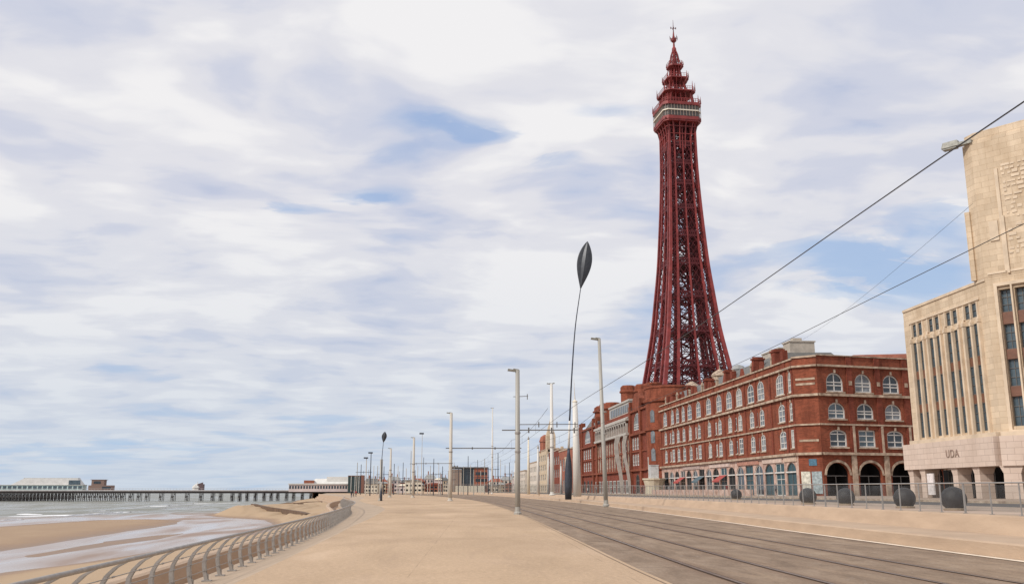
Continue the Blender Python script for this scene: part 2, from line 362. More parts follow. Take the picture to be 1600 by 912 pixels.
def tram_mat():
    m = bpy.data.materials.new('tram_bed_concrete'); m.use_nodes = True; N = m.node_tree.nodes; L = m.node_tree.links
    b = N['Principled BSDF']; b.inputs['Roughness'].default_value = .85; b.inputs['Specular IOR Level'].default_value = .25
    tc = N.new('ShaderNodeTexCoord'); uv = N.new('ShaderNodeUVMap'); sp = N.new('ShaderNodeSeparateXYZ'); L.new(uv.outputs[0], sp.inputs[0])
    def mth(op, a, b_):
        n = N.new('ShaderNodeMath'); n.operation = op
        for i, v in enumerate((a, b_)):
            if isinstance(v, (int, float)): n.inputs[i].default_value = v
            else: L.new(v, n.inputs[i])
        return n.outputs[0]
    def nz(sc_, det=6, st=(1, 1, 1), dist=0):
        mp = N.new('ShaderNodeMapping'); mp.inputs['Scale'].default_value = st; L.new(uv.outputs[0], mp.inputs[0])
        n = N.new('ShaderNodeTexNoise'); n.inputs['Scale'].default_value = sc_; n.inputs['Detail'].default_value = det; n.inputs['Roughness'].default_value = .68; n.inputs['Distortion'].default_value = dist
        L.new(mp.outputs[0], n.inputs['Vector']); return n.outputs[0]
    def rp(v, s):
        r = N.new('ShaderNodeValToRGB')
        while len(r.color_ramp.elements) < len(s): r.color_ramp.elements.new(.5)
        for e, (p, c) in zip(r.color_ramp.elements, s): e.position = p; e.color = (*c, 1)
        L.new(v, r.inputs[0]); return r.outputs[0]
    def mixc(f, a, c, mode='MIX'):
        x = N.new('ShaderNodeMix'); x.data_type = 'RGBA'; x.blend_type = mode
        if isinstance(f, float): x.inputs[0].default_value = f
        else: L.new(f, x.inputs[0])
        for i, v in ((6, a), (7, c)):
            if isinstance(v, tuple): x.inputs[i].default_value = (*v, 1)
            else: L.new(v, x.inputs[i])
        return x.outputs[2]
    base = rp(nz(1.1, 8, (1, .35, 1), .5), [(.3, (.17, .118, .08)), (.5, (.25, .178, .123)), (.72, (.35, .262, .19))])
    sand = rp(nz(.7, 7, (1.6, .12, 1), 1.2), [(.50, (0, 0, 0)), (.72, (.55, .55, .55))]); c = mixc(sand, base, (.42, .30, .20))
    pale = rp(nz(2.2, 6, (.7, .5, 1), 2.0), [(.60, (0, 0, 0)), (.70, (.35, .35, .35))]); c = mixc(pale, c, (.46, .42, .38))
    uvy = sp.outputs[1]
    # rust and brake dust beside each rail
    f = None
    for rx in RAILX:
        d = mth('ABSOLUTE', mth('SUBTRACT', sp.outputs[0], rx), 0)
        g = mth('MAXIMUM', mth('SUBTRACT', 1.0, mth('DIVIDE', d, .42)), 0.0)
        f = g if f is None else mth('ADD', f, g)
    f = mth('MULTIPLY', f, mth('ADD', nz(1.5, 5, (1, .2, 1)), .1))
    c = mixc(f, c, (.21, .13, .085))
    d2 = mth('ABSOLUTE', mth('SUBTRACT', mth('MODULO', sp.outputs[1], 6.0) if False else mth('FRACT', mth('DIVIDE', uvy, 6.0), 0), .5), 0)
    jt = mth('MULTIPLY', mth('LESS_THAN', d2, .005), .5); c = mixc(jt, c, (.08, .06, .05))
    gr = rp(nz(14, 6), [(.3, (.7, .7, .7)), (.7, (1.2, 1.2, 1.2))]); c = mixc(1.0, c, gr, 'MULTIPLY')
    L.new(c, b.inputs['Base Color'])
    bp = N.new('ShaderNodeBump'); bp.inputs['Strength'].default_value = .4; bp.inputs['Distance'].default_value = .02; L.new(nz(12, 6), bp.inputs['Height']); L.new(bp.outputs[0], b.inputs['Normal'])
    return m
def paving_mat():
    return mat('pinkish_paving', (.34, .25, .19), .85, .15, .4, .1, 8, base2=(.45, .34, .26))
def sand_mat():
    m = bpy.data.materials.new('beach_sand'); m.use_nodes = True; N = m.node_tree.nodes; L = m.node_tree.links
    b = N['Principled BSDF']
    tc = N.new('ShaderNodeTexCoord'); sp = N.new('ShaderNodeSeparateXYZ'); L.new(tc.outputs['Object'], sp.inputs[0])
    n = N.new('ShaderNodeTexNoise'); n.inputs['Scale'].default_value = .12; n.inputs['Detail'].default_value = 8; n.inputs['Roughness'].default_value = .6; n.inputs['Distortion'].default_value = .8; L.new(tc.outputs['Object'], n.inputs['Vector'])
    mr = N.new('ShaderNodeMapRange'); mr.inputs['From Min'].default_value = -5.05; mr.inputs['From Max'].default_value = -4.35; L.new(sp.outputs[2], mr.inputs[0])
    ad = N.new('ShaderNodeMath'); ad.operation = 'MULTIPLY_ADD'; L.new(n.outputs[0], ad.inputs[0]); ad.inputs[1].default_value = .5; L.new(mr.outputs[0], ad.inputs[2])
    cr = N.new('ShaderNodeValToRGB'); e = cr.color_ramp.elements; e[0].position = .25; e[0].color = (.21, .135, .09, 1); e[1].position = .9; e[1].color = (.40, .28, .17, 1)
    e2 = cr.color_ramp.elements.new(.5); e2.color = (.30, .195, .12, 1)
    L.new(ad.outputs[0], cr.inputs[0]); L.new(cr.outputs[0], b.inputs['Base Color'])
    rr = N.new('ShaderNodeMapRange'); rr.inputs['From Min'].default_value = .2; rr.inputs['From Max'].default_value = .6; rr.inputs['To Min'].default_value = .38; rr.inputs['To Max'].default_value = .9; L.new(ad.outputs[0], rr.inputs[0]); L.new(rr.outputs[0], b.inputs['Roughness'])
    n2 = N.new('ShaderNodeTexNoise'); n2.inputs['Scale'].default_value = .8; n2.inputs['Detail'].default_value = 8; L.new(tc.outputs['Object'], n2.inputs['Vector'])
    bp = N.new('ShaderNodeBump'); bp.inputs['Strength'].default_value = .35; bp.inputs['Distance'].default_value = .2; L.new(n2.outputs[0], bp.inputs['Height']); L.new(bp.outputs[0], b.inputs['Normal'])
    return m
def water_mat():
    m = bpy.data.materials.new('sea_water'); m.use_nodes = True; N = m.node_tree.nodes; L = m.node_tree.links
    b = N['Principled BSDF']; b.inputs['Roughness'].default_value = .16; b.inputs['IOR'].default_value = 1.33
    tc = N.new('ShaderNodeTexCoord'); sp = N.new('ShaderNodeSeparateXYZ'); L.new(tc.outputs['Object'], sp.inputs[0])
    # deep water lies beyond the line of the breakers, thin runnels before it
    k = N.new('ShaderNodeMath'); k.operation = 'MULTIPLY_ADD'; L.new(sp.outputs[0], k.inputs[0]); k.inputs[1].default_value = -1.35; L.new(sp.outputs[1], k.inputs[2])
    mr = N.new('ShaderNodeMapRange'); mr.inputs['From Min'].default_value = 355; mr.inputs['From Max'].default_value = 430; L.new(k.outputs[0], mr.inputs[0])
    m0 = N.new('ShaderNodeMapping'); m0.inputs['Rotation'].default_value = (0, 0, R(24)); m0.inputs['Scale'].default_value = (1.5, .32, 1); L.new(tc.outputs['Object'], m0.inputs[0]); n0 = N.new('ShaderNodeTexNoise'); n0.inputs['Scale'].default_value = .06; n0.inputs['Detail'].default_value = 8; n0.inputs['Distortion'].default_value = 1; L.new(m0.outputs[0], n0.inputs['Vector'])
    cr = N.new('ShaderNodeValToRGB'); cr.color_ramp.elements[0].color = (.27, .18, .13, 1); cr.color_ramp.elements[1].color = (.40, .35, .33, 1); cr.color_ramp.elements[0].position = .35; cr.color_ramp.elements[1].position = .65; L.new(n0.outputs[0], cr.inputs[0])
    mx = N.new('ShaderNodeMix'); mx.data_type = 'RGBA'; L.new(mr.outputs[0], mx.inputs[0]); L.new(cr.outputs[0], mx.inputs[6]); mx.inputs[7].default_value = (.20, .20, .165, 1); L.new(mx.outputs[2], b.inputs['Base Color'])
    mp = N.new('ShaderNodeMapping'); mp.inputs['Scale'].default_value = (.35, 1, 1); L.new(tc.outputs['Object'], mp.inputs[0])
    n = N.new('ShaderNodeTexNoise'); n.inputs['Scale'].default_value = 1.2; n.inputs['Detail'].default_value = 6; L.new(mp.outputs[0], n.inputs['Vector'])
    ms = N.new('ShaderNodeMath'); ms.operation = 'MULTIPLY_ADD'; L.new(mr.outputs[0], ms.inputs[0]); ms.inputs[1].default_value = .5; ms.inputs[2].default_value = .05
    bp = N.new('ShaderNodeBump'); L.new(ms.outputs[0], bp.inputs['Strength']); bp.inputs['Distance'].default_value = .25; L.new(n.outputs[0], bp.inputs['Height']); L.new(bp.outputs[0], b.inputs['Normal'])
    rg = N.new('ShaderNodeMapRange'); rg.inputs['From Min'].default_value = .35; rg.inputs['From Max'].default_value = .62; rg.inputs['To Min'].default_value = .55; rg.inputs['To Max'].default_value = .16; L.new(n0.outputs[0], rg.inputs[0]); L.new(rg.outputs[0], b.inputs['Roughness'])
    return m
PROM, TRAM, PAVE = prom_mat(), tram_mat(), paving_mat()

# ------------------------------------------------------------------ setting
S_ = lambda y: W_(y)+1.9+(.0 if y < 45 else min(1.2, (y-45)*.03))
tag(sheet('promenade', [(S_, 0), (lambda y: S_(y)+.25*(E_(y)-S_(y)), .004), (lambda y: S_(y)+.5*(E_(y)-S_(y)), .006), (lambda y: S_(y)+.75*(E_(y)-S_(y)), .004), (lambda y: E_(y)-.02, 0), (E_, -.01), (lambda y: E_(y)+.004, -.3)], YS, PROM), kind='structure')
tag(sheet('promenade_edge', [(lambda y: E_(y)-.16, .0095), (lambda y: E_(y)-.135, .0095)], YS, mat('joint_dark', (.20, .14, .10), .9)), kind='structure')
tag(sheet('seawall_slope', [(lambda y: W_(y)-.35, -.52), (lambda y: W_(y)+.25, -.50), (lambda y: W_(y)+.7, -.40), (lambda y: S_(y)-.05, -.015), (S_, -.003)], YS, CONC2), kind='structure')
tag(sheet('seawall', [(lambda y: W_(y)-.34, -.521), (lambda y: W_(y)-.4, -1.25), (lambda y: W_(y)-1.55, -1.3), (lambda y: W_(y)-1.6, -.42), (lambda y: W_(y)-1.7, -.38), (lambda y: W_(y)-1.95, -.38), (lambda y: W_(y)-2.05, -.44), (lambda y: W_(y)-2.2, -2.0), (lambda y: W_(y)-3.2, -2.02), (lambda y: W_(y)-3.25, -2.8), (lambda y: W_(y)-4.2, -2.82), (lambda y: W_(y)-4.25, -3.6), (lambda y: W_(y)-5.2, -3.62), (lambda y: W_(y)-5.3, -6)], YS, CONC), kind='structure')
tag(sheet('tramway', [(lambda y: E_(y), -.06), (lambda y: E_(y)+4, -.05), (lambda y: L_(y)-2, -.05), (lambda y: L_(y)+.2, -.04)], YS, TRAM), kind='structure')
RAILM = mat('rail_steel', (.24, .165, .12), .38, .3, 3, metal=.6); GROOVE = mat('rail_groove', (.07, .045, .032), .9)
tag(sheet('lane_marking', [(lambda y: L_(y)-.24, -.028), (lambda y: L_(y)-.04, -.024)], YS, mat('worn_white_line', (.80, .68, .55), .8, .2, 2)), kind='structure')
for i, rx in enumerate(RAILX):
    r = thing('tram_rail', ['tram rail nearest the promenade, dark groove in the tram bed', 'second tram rail counting from the promenade', 'third tram rail counting from the promenade', 'tram rail nearest the concrete bench wall'][i], 'tram rail', (0, 0, 0), 0, 'rails of the tramway')
    for nm, a, b_, z, mm in (('rail_head', -.035, .035, -.036, RAILM), ('groove', .037, .075, -.038, GROOVE), ('groove', -.065, -.037, -.038, GROOVE)):
        o = sheet(nm, [(lambda y, a=a: E_(y)+rx+a, z), (lambda y, b_=b_: E_(y)+rx+b_, z+.001)], YS, mm); o.parent = r
    r['kind'] = 'structure'
# bench and wall
wl = sheet('promenade_wall', [(lambda y: L_(y)-.02, -.06), (lambda y: L_(y), .30), (lambda y: L_(y)+.06, .34), (lambda y: L_(y)+1.9, .38), (lambda y: L_(y)+2.1, .86), (lambda y: L_(y)+2.14, .90), (lambda y: L_(y)+2.55, .91), (lambda y: L_(y)+2.6, .8)], [y for y in YS if y < 660], CONC)
tag(wl, 'long low sandy concrete wall with bench ledge beside the tram tracks', 'wall')
PV = lambda y: L_(y)+2.58
tag(sheet('pavement', [(PV, .845), (lambda y: PV(y)+2.0, .846), (lambda y: max(PV(y)+3, 27), .85)], [y for y in YS if y < 660], PAVE), kind='structure')
tag(sheet('road', [(lambda y: max(PV(y)+3, 27), .74), (lambda y: max(PV(y)+13, 39), .74)], [y for y in YS if y < 660], mat('asphalt', (.085, .078, .075), .9, .2, .5)), kind='structure')
g = MB(); g.box(27-.15, 27.0, -20, 300, .7, .852).box(39, 39.15, -20, 300, .7, .90); tag(g.build('kerb', STONE), kind='structure')
g = MB()
g.add([(39.1, -20, .89), (400, -20, .89), (400, 660, .89), (39.1, 660, .89)], [(0, 1, 2, 3)]); tag(g.build('building_pavement', PAVE), kind='structure')
g = MB(); g.add([(-75, 632, .3), (2500, 632, .5), (2500, 6000, .5), (-75, 6000, .3)], [(0, 1, 2, 3)])
g.add([(-75, 632, .3), (-75, 632, -8), (-75, 6000, -8), (-75, 6000, .3)], [(0, 1, 2, 3)]); tag(g.build('ground', PAVE), kind='structure')

# beach and sea
BAR1 = [(-80, 165), (-79, 200), (-77, 228), (-66, 234), (-55, 224), (-50.5, 200), (-49.5, 168), (-48.5, 142), (-47, 119), (-47, 100), (-58, 95), (-78, 120)]
BAR2 = [at(*p, 1) for p in ()]
def zpl(px, py, z=-5.0):
    d = ray(px, py); k = (z-HC)/d.z; return (d.x*k, d.y*k)
BAR2 = [zpl(*p) for p in [(30, 868), (120, 852), (190, 842), (290, 832), (250, 842), (150, 856), (80, 868), (40, 874)]]
BAR3 = [zpl(*p) for p in [(150, 846), (240, 836), (285, 833), (250, 838), (180, 849)]]
SHORE = [(-38, 20), (-36.5, 60), (-35, 84), (-33, 92), (-30.7, 103), (-28.6, 121), (-25.5, 149), (-24.5, 166), (-30, 195), (-39, 223), (-50, 245), (-61, 278), (-65, 330), (-67, 426), (-88, 650), (-120, 900)]
def sdist(poly, x, y):
    ins = False; best = 1e9; n = len(poly)
    for i in range(n):
        x0, y0 = poly[i]; x1, y1 = poly[(i+1) % n]
        if (y0 > y) != (y1 > y) and x < (x1-x0)*(y-y0)/(y1-y0)+x0: ins = not ins
        dx, dy = x1-x0, y1-y0; t = max(0, min(1, ((x-x0)*dx+(y-y0)*dy)/(dx*dx+dy*dy+1e-9)))
        best = min(best, math.hypot(x-x0-t*dx, y-y0-t*dy))
    return best if ins else -best
from mathutils import noise as mn
def sand_z(x, y):
    nzv = mn.noise(Vector((x*.06, y*.025, 0)))+.5*mn.noise(Vector((x*.2, y*.07, 3)))
    w = W_(y)-5
    s = x-interp(SHORE, y)+nzv*2.2
    tot = max(4, w-interp(SHORE, y)); u = s/tot
    z = -5+(.035*s if s < 0 else 1.6*min(1.2, u)**1.2+.02*min(s, 4))
    if 185 < y < 420 and s > 2:      # eroded terraces of the sand bank
        e = min(1, (s-2)/6)*min(1, (y-185)/20)*min(1, (420-y)/60)
        t = mn.noise(Vector((x*.045+4, y*.012, 8)))+.4*mn.noise(Vector((x*.15, y*.05, 1)))
        z += e*(.15+1.5*math.floor((t+.6)*3.2)/3.2)+.15*t
    b1 = sdist(BAR1, x, y)+nzv*1.6; z = max(z, -5+.03*b1 if b1 < 8 else -4.76)
    b2 = max(sdist(BAR2, x, y), sdist(BAR3, x, y))*.9+nzv*.9-.1; z = max(z, -5+.02*b2)
    return max(z, -5.6)
def beach():
    ys = [20+1.6*i for i in range(0, 130)]+[228+3*i for i in range(0, 75)]+[455+10*i for i in range(0, 22)]
    K = 90; mb = MB()
    for y in ys:
        xl = -96 if y < 260 else -96-(y-260)*.2; xr = W_(y)-5.0
        for k in range(K+1):
            x = xl+(xr-xl)*(k/K)**.9; mb.v.append((x, y, sand_z(x, y)))
    n = K+1
    for i in range(len(ys)-1):
        for k in range(K): mb.f.append((i*n+k, i*n+k+1, (i+1)*n+k+1, (i+1)*n+k)); mb.m.append(0)
    tag(mb.build('beach', sand_mat(), smooth=True), kind='structure')
beach()
g = MB(); g.add([(-20000, -200, -5), (0, -200, -5), (0, 30000, -5), (-20000, 30000, -5)], [(0, 1, 2, 3)]); tag(g.build('sea', water_mat()), kind='structure')
FOAM = mat('white_foam', (.80, .80, .80), .8, .1, 2)
g = MB()
for (pts, w) in [([(10, 807), (60, 806), (110, 805), (160, 802), (200, 800), (235, 797)], 1.2), ([(80, 808), (130, 805), (190, 801)], .6), ([(190, 795), (230, 791), (265, 790), (300, 787), (380, 785)], 1.5), ([(0, 813), (40, 811)], .7), ([(20, 803.5), (75, 803)], .5), ([(140, 799), (180, 797.5)], .5), ([(250, 794.5), (330, 790)], .5)]:
    W = [zpl(*p, -4.97) for p in pts]; fine = []
    for i in range(len(W)-1):
        for k in range(12): t = k/12; fine.append((W[i][0]+(W[i+1][0]-W[i][0])*t, W[i][1]+(W[i+1][1]-W[i][1])*t))
    vs = []; 
    for i, (x, y) in enumerate(fine):
        a = math.sin(math.pi*(i+.5)/len(fine))**.5; nn = mn.noise(Vector((x*.25, y*.2, w)))
        hw = max(.05, w*2.2*a*(.55+nn)); yy = y+mn.noise(Vector((x*.15, 7, w)))*5
        vs += [(x, yy-hw, -4.97), (x, yy, -4.97+.28*a), (x, yy+hw*.8, -4.97)]
    g.add(vs, [q for i in range(len(fine)-1) for q in ((i*3, i*3+3, i*3+4, i*3+1), (i*3+1, i*3+4, i*3+5, i*3+2))])
tag(g.build('sea_foam', FOAM, smooth=True), kind='stuff', label='white foam of small breakers at the edge of the sea')

ledge_m = mat('eroded_dark_sand', (.13, .08, .05), .9, .35, .6)
for pts, hgt, lb in (([(392, 797), (415, 799.5), (440, 801.5), (466, 806), (478, 809)], .75, 'long dark eroded ledge at the tip of the sand bank'), ([(434, 785), (450, 789), (470, 789.5)], .7, 'short dark ledge higher up the sand bank'), ([(452, 784.5), (480, 784.5), (503, 786)], .4, 'thin straight ledge along the top of the sand bank')):
    W = [zpl(*p, -4.0) for p in pts]; a = MB(); up_ = [Vector((x, y, 0)) for x, y in W]
    vs = []
    for i, p in enumerate(up_):
        zz = sand_z(p.x, p.y); k = math.sin(math.pi*(i+.6)/(len(up_)+.2)); vs += [(p.x, p.y, zz-.5), (p.x-.2, p.y+.3, zz+hgt*k), (p.x+.4, p.y+5, zz+hgt*k*.8), (p.x+.4, p.y+5.3, zz-.5)]
    n = len(up_); a.add(vs, [(i*4+k, i*4+4+k, i*4+5+k, i*4+1+k) for i in range(n-1) for k in range(3)]+[(3, 2, 1, 0), (n*4-4, n*4-3, n*4-2, n*4-1)])
    tag(a.build('sand_ledge', ledge_m), lb, 'sand ledge', kind='structure')
# ------------------------------------------------------------------ facades
WCACHE = {}
def arch_pts(x0, x1, zs, zt, n=8):
    cx = (x0+x1)/2; rx = (x1-x0)/2; rz = zt-zs
    return [(cx-rx*math.cos(math.pi*i/n), zs+rz*math.sin(math.pi*i/n)) for i in range(n+1)]
def wall_mesh(mb, x0, x1, z0, z1, ops, depth=.35, y=0):
    """ops: (x0,x1,z0,z1,spring) with spring None for a flat head; opens real holes with reveals"""
    xs = sorted({x0, x1, *[o[0] for o in ops], *[o[1] for o in ops]}); zs = sorted({z0, z1, *[o[2] for o in ops], *[o[3] for o in ops]})
    for i in range(len(xs)-1):
        for k in range(len(zs)-1):
            cx, cz = (xs[i]+xs[i+1])/2, (zs[k]+zs[k+1])/2
            if any(o[0] < cx < o[1] and o[2] < cz < o[3] for o in ops): continue
            mb.add([(xs[i], y, zs[k]), (xs[i+1], y, zs[k]), (xs[i+1], y, zs[k+1]), (xs[i], y, zs[k+1])], [(0, 1, 2, 3)])
    for (a, b, c, d, sp) in ops:
        Y = y+depth
        if sp is None:
            ring = [(a, c), (b, c), (b, d), (a, d)]
        else:
            ap = arch_pts(a, b, sp, d); ring = [(a, c), (b, c)]+list(reversed(ap))
            n = len(ap)
            vs = [(x, y, z) for x, z in ap]+[(x, y, d) for x, z in ap]
            mb.add(vs, [(i, i+1, n+i+1, n+i) for i in range(n-1)])
        n = len(ring)
        mb.add([(x, y, z) for x, z in ring]+[(x, Y, z) for x, z in ring], [(i, n+i, n+(i+1) % n, (i+1) % n) for i in range(n)])
def window_obj(root, M, op, depth, fmat, pmat, nv=1, nh=1, fw=.12, name='window'):
    a, b, c, d, sp = op; w, h = round(b-a, 2), round(d-c, 2); s = None if sp is None else round(sp-c, 2)
    key = (w, h, s, fmat.name, pmat.name, nv, nh, name)
    if key not in WCACHE:
        f = MB(); p = MB()
        ring = [(0, 0), (w, 0)]+([(w, h), (0, h)] if s is None else list(reversed(arch_pts(0, w, s, h))))
        n = len(ring); cx, cz = w/2, h/2
        k = 1-2*fw/w; kz = 1-2*fw/h
        inn = [(cx+(x-cx)*k, cz+(z-cz)*kz) for x, z in ring]
        f.add([(x, -.10, z) for x, z in ring]+[(x, -.10, z) for x, z in inn]+[(x, .0, z) for x, z in inn], [(i, (i+1) % n, n+(i+1) % n, n+i) for i in range(n)]+[(n+i, n+(i+1) % n, 2*n+(i+1) % n, 2*n+i) for i in range(n)])
        def ztop(x):
            if s is None: return h-fw
            t = max(0, 1-((x-w/2)/(w/2))**2); return s+(h-s)*math.sqrt(t)-fw
        for i in range(nv):
            x = w*(i+1)/(nv+1); f.box(x-fw*.38, x+fw*.38, -.07, -.01, fw, ztop(x))
        for i in range(nh):
            z = (s if (s is not None and i == nh-1) else h*(i+1)/(nh+1)); f.box(fw, w-fw, -.08, -.01, z-fw*.38, z+fw*.38)
        p.add([(x, -.006, z) for x, z in ring], [tuple(range(n))])
        fo = f.build(name, fmat); po = p.build('pane', pmat); WCACHE[key] = (fo.data, po.data)
        bpy.data.objects.remove(fo); bpy.data.objects.remove(po)
    fm, pm = WCACHE[key]
    fo = bpy.data.objects.new(name, fm); po = bpy.data.objects.new('pane', pm); col.objects.link(fo); col.objects.link(po)
    fo.parent = root; fo.matrix_local = M @ Matrix.Translation((a, depth, c)); po.parent = fo
    return fo
def frame(root, x, y, ang):
    """matrix from facade coordinates (x along, y inwards, z world) to the root's local ones"""
    return Matrix.Translation((x-root.location.x, y-root.location.y, -root.location.z)) @ Matrix.Rotation(ang, 4, 'Z')
def band(mb, x0, x1, z0, z1, out, y=0): mb.box(x0, x1, y-out, y-.001, z0, z1)

# ------------------------------------------------------------------ the long red brick building
BX, BY, GZ = 51.8, 127.0, .88
brick = thing('brick_building', 'long four-storey red brick building with rows of white arched windows', 'building', (BX, BY, GZ))
MW = frame(brick, BX, 206, -R(90)); WL = 206-128.2
wy = [129.7, 133.3, 141.64, 146.27, 152.02, 157.35, 163.05, 169.37, 175.98, 182.18, 186.88, 191.31, 195.43, 201.66]
ops = []; wins = []
for i, y in enumerate(wy):
    x = 206-y; w3 = .6 if i == 0 else 1.75 if i == 1 else (1.5 if i not in (10, 11, 12) else 1.15)
    o3 = (x-w3, x+w3, 15.4, 18.4, 17.2); ops.append(o3); wins.append((o3, 3 if i == 1 else 1, 2))
    for zc, zt, sp_ in ((11.4, 14.0, 13.1), (7.55, 10.1, 9.35)):
        w2 = .6 if i == 0 else 1.35 if i == 1 else 1.0
        o = (x-w2, x+w2, zc, zt, sp_ if (i % 4 or zc > 11) else None); ops.append(o); wins.append((o, 1, 2))
        if i > 1 and i % 2 == 0:
            o = (x-w2-1.55, x-w2-.75, zc+.1, zt-.35, None); ops.append(o); wins.append((o, 0, 1))
wb = MB(MW)
arc = []
gx = [2+i*4.45 for i in range(17)]
for i, x in enumerate(gx):
    if x+3.9 < WL: arc.append((x, x+3.6, GZ, 5.55, 4.2 if i % 3 else None))
wall_mesh(wb, 0, WL, 6.55, 20.1, ops, .16)
wb.add([(0, 0, 20.1), (WL, 0, 20.1), (WL, .5, 20.1), (0, .5, 20.1)], [(0, 1, 2, 3)])
wb.build('wall', BRICK, brick)
for o, nv, nh in wins: window_obj(brick, MW, o, .13, WINW, random.choice([GLASSP, GLASSD, GLASSB, CURT, GLASSP]), nv, nh, .17)
sb = MB(MW); wall_mesh(sb, 0, WL, GZ-.3, 6.55, arc, .25); sb.build('shop_wall', SHOPC, brick)
for i, o in enumerate(arc):
    far = o[0] < 52
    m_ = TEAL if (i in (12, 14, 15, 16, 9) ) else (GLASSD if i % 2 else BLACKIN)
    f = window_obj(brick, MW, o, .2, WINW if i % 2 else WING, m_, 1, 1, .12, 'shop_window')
    a = MB(MW); a.box(o[0]-.1, o[1]+.1, -.10, -.003, 4.1, 4.3); a.build('transom', WINW, brick)
rnd = random.Random(3)
aw = [(i, o) for i, o in enumerate(arc) if i % 3 == 0]
for i, o in aw[:4]:
    a = MB(MW); a.add([(o[0]-.2, -1.5, 3.3), (o[1]+.2, -1.5, 3.3), (o[1]+.2, -.03, 4.3), (o[0]-.2, -.03, 4.3), (o[0]-.2, -1.5, 3.05), (o[1]+.2, -1.5, 3.05)], [(0, 1, 2, 3), (4, 5, 1, 0)])
    a.build('awning', mat('awning_cloth_%d' % (i % 2), [(.08, .12, .14), (.35, .06, .05)][i % 2], .8), brick)
# shop fascias and posters near the corner
for x0, x1, z0, z1, cc, nm in [(WL-5.2, WL-.5, 5.65, 6.3, (.55, .40, .30), 'a'), (WL-14, WL-6, 5.65, 6.25, (.60, .46, .38), 'b'), (WL-26, WL-16, 5.65, 6.2, (.42, .20, .14), 'c'), (WL-42, WL-30, 5.65, 6.2, (.55, .42, .36), 'd'), (WL-60, WL-48, 5.65, 6.2, (.40, .30, .26), 'e')]:
    a = MB(MW); a.box(x0, x1, -.16, -.002, z0, z1); a.build('fascia_board', mat('fascia_'+nm, cc, .6, .3, 2), brick)
tr = MB(MW)
for z, h, o_ in ((6.45, .35, .45), (10.55, .22, .22), (14.6, .34, .4), (18.75, .28, .35), (19.95, .22, .2)): t_ = MB(MW); band(t_, -.0, WL, z, z+h, o_); t_.build('cornice', STONE, brick)
for o, nv, nh in wins:   # sills, keystones and hoods
    a, b, c, d, s_ = o
    tr.box(a-.12, b+.12, -.14, .1, c-.18, c)
    if s_ is not None:
        tr.box((a+b)/2-.13, (a+b)/2+.13, -.12, -.002, d-.05, d+.38)
tag(tr.build('window_dressing', STONE, brick), kind='stuff')
pl = MB(MW)
px_ = sorted([206-(a+b)/2 for a, b in zip(wy[:-1], wy[1:])]+[WL-.5, .6])
for i, x in enumerate(px_):
    w = .42 if i % 2 else .28; pl = MB(MW)
    pl.box(x-w, x+w, -.10, -.003, 6.82, 20.3 if i % 2 else 19.2)
    if i % 2: pl.box(x-w-.1, x+w+.1, -.28, .5, 20.3, 21.6 if i % 4 == 1 else 21.0)
    pl.build('pilaster', BRICK2, brick)
rf = MB(MW)
rf.M = MW; RE = WL-9
rf.add([(0, .45, 20.0), (RE, .45, 20.0), (RE-2.4, 3.2, 22.7), (0, 3.2, 22.7), (RE-2.4, 11, 22.8), (0, 11, 22.8), (RE, 13, 20.0)], [(0, 1, 2, 3), (3, 2, 4, 5), (1, 6, 4, 2)])
rf.build('roof', SLATE, brick)
for x, w, d0, z1, m_ in [(WL-8.5, 1.6, 1.0, 22.6, BRICK2), (WL-16.5, .8, .8, 22.6, BRICK2), (WL-31, .9, .8, 22.4, BRICK2), (WL-43, .9, .8, 22.3, BRICK2), (WL-55, .8, .8, 22.2, BRICK2), (WL-67, .8, .8, 22.0, BRICK2)]:
    a = MB(MW); a.box(x, x+w, d0-.9, d0+.9, 19.9, z1-.5); a.box(x-.15, x+w+.15, d0-1.05, d0+1.05, z1-.5, z1-.25); a.box(x+.1, x+w-.1, d0-.8, d0+.8, z1-.25, z1)
    a.build('chimney', m_, brick)
a = MB(MW); a.box(2, WL-14, 11.2, 22, 18, 21.0); a.build('rear_block', CONC2, brick)
for x0, x1, y0, z0, z1 in [(WL-14.2, WL-11.4, 4.4, 21.5, 24.4), (WL-27, WL-19, 5.6, 22.0, 24.5), (WL-50, WL-42, 6.5, 22.0, 23.8)]:
    a = MB(MW); a.box(x0, x1, y0, y0+4, z0-2.5, z1); a.box(x0-.15, x1+.15, y0-.15, y0+4.15, z1, z1+.2); a.box(x0+.6, x0+1.8, y0+1, y0+2.4, z1+.2, z1+.8)
    a.build('rooftop_plant_room', mat('rooftop_render', (.40, .35, .29), .8, .2, 1), brick)
# stone lantern on the roof behind
a = MB(MW); a.lathe([(1.5, 22), (1.5, 23.0), (1.7, 23.1), (1.7, 23.3), (1.2, 23.9), (.5, 24.3), (.12, 24.5), (.08, 25.2)], (WL-46, 4), 10); a.build('roof_lantern', STONE, brick)
a = MB(MW); a.lathe([(1.2, 21), (1.2, 22.9), (1.4, 23.0), (1.0, 23.6), (.3, 23.9)], (WL-35, 4), 10); a.build('roof_lantern', LEAD, brick)
# gablets and finials of the broken parapet
for k in range(15):
    x = 5+k*4.6; a = MB(MW)
    if k % 2: a.prism([(x-.9, .02), (x+.9, .02), (x+.9, .4), (x-.9, .4)], 20.1, 21.5, [(x-.12, .02), (x+.12, .02), (x+.12, .4), (x-.12, .4)]); a.build('gablet', BRICK2, brick)
    else: a.box(x-.22, x+.22, .02, .45, 20.1, 21.2); a.prism([(x-.3, -.05), (x+.3, -.05), (x+.3, .5), (x-.3, .5)], 21.2, 21.9, [(x-.05, .18), (x+.05, .18), (x+.05, .26), (x-.05, .26)]); a.build('finial', STONE, brick)
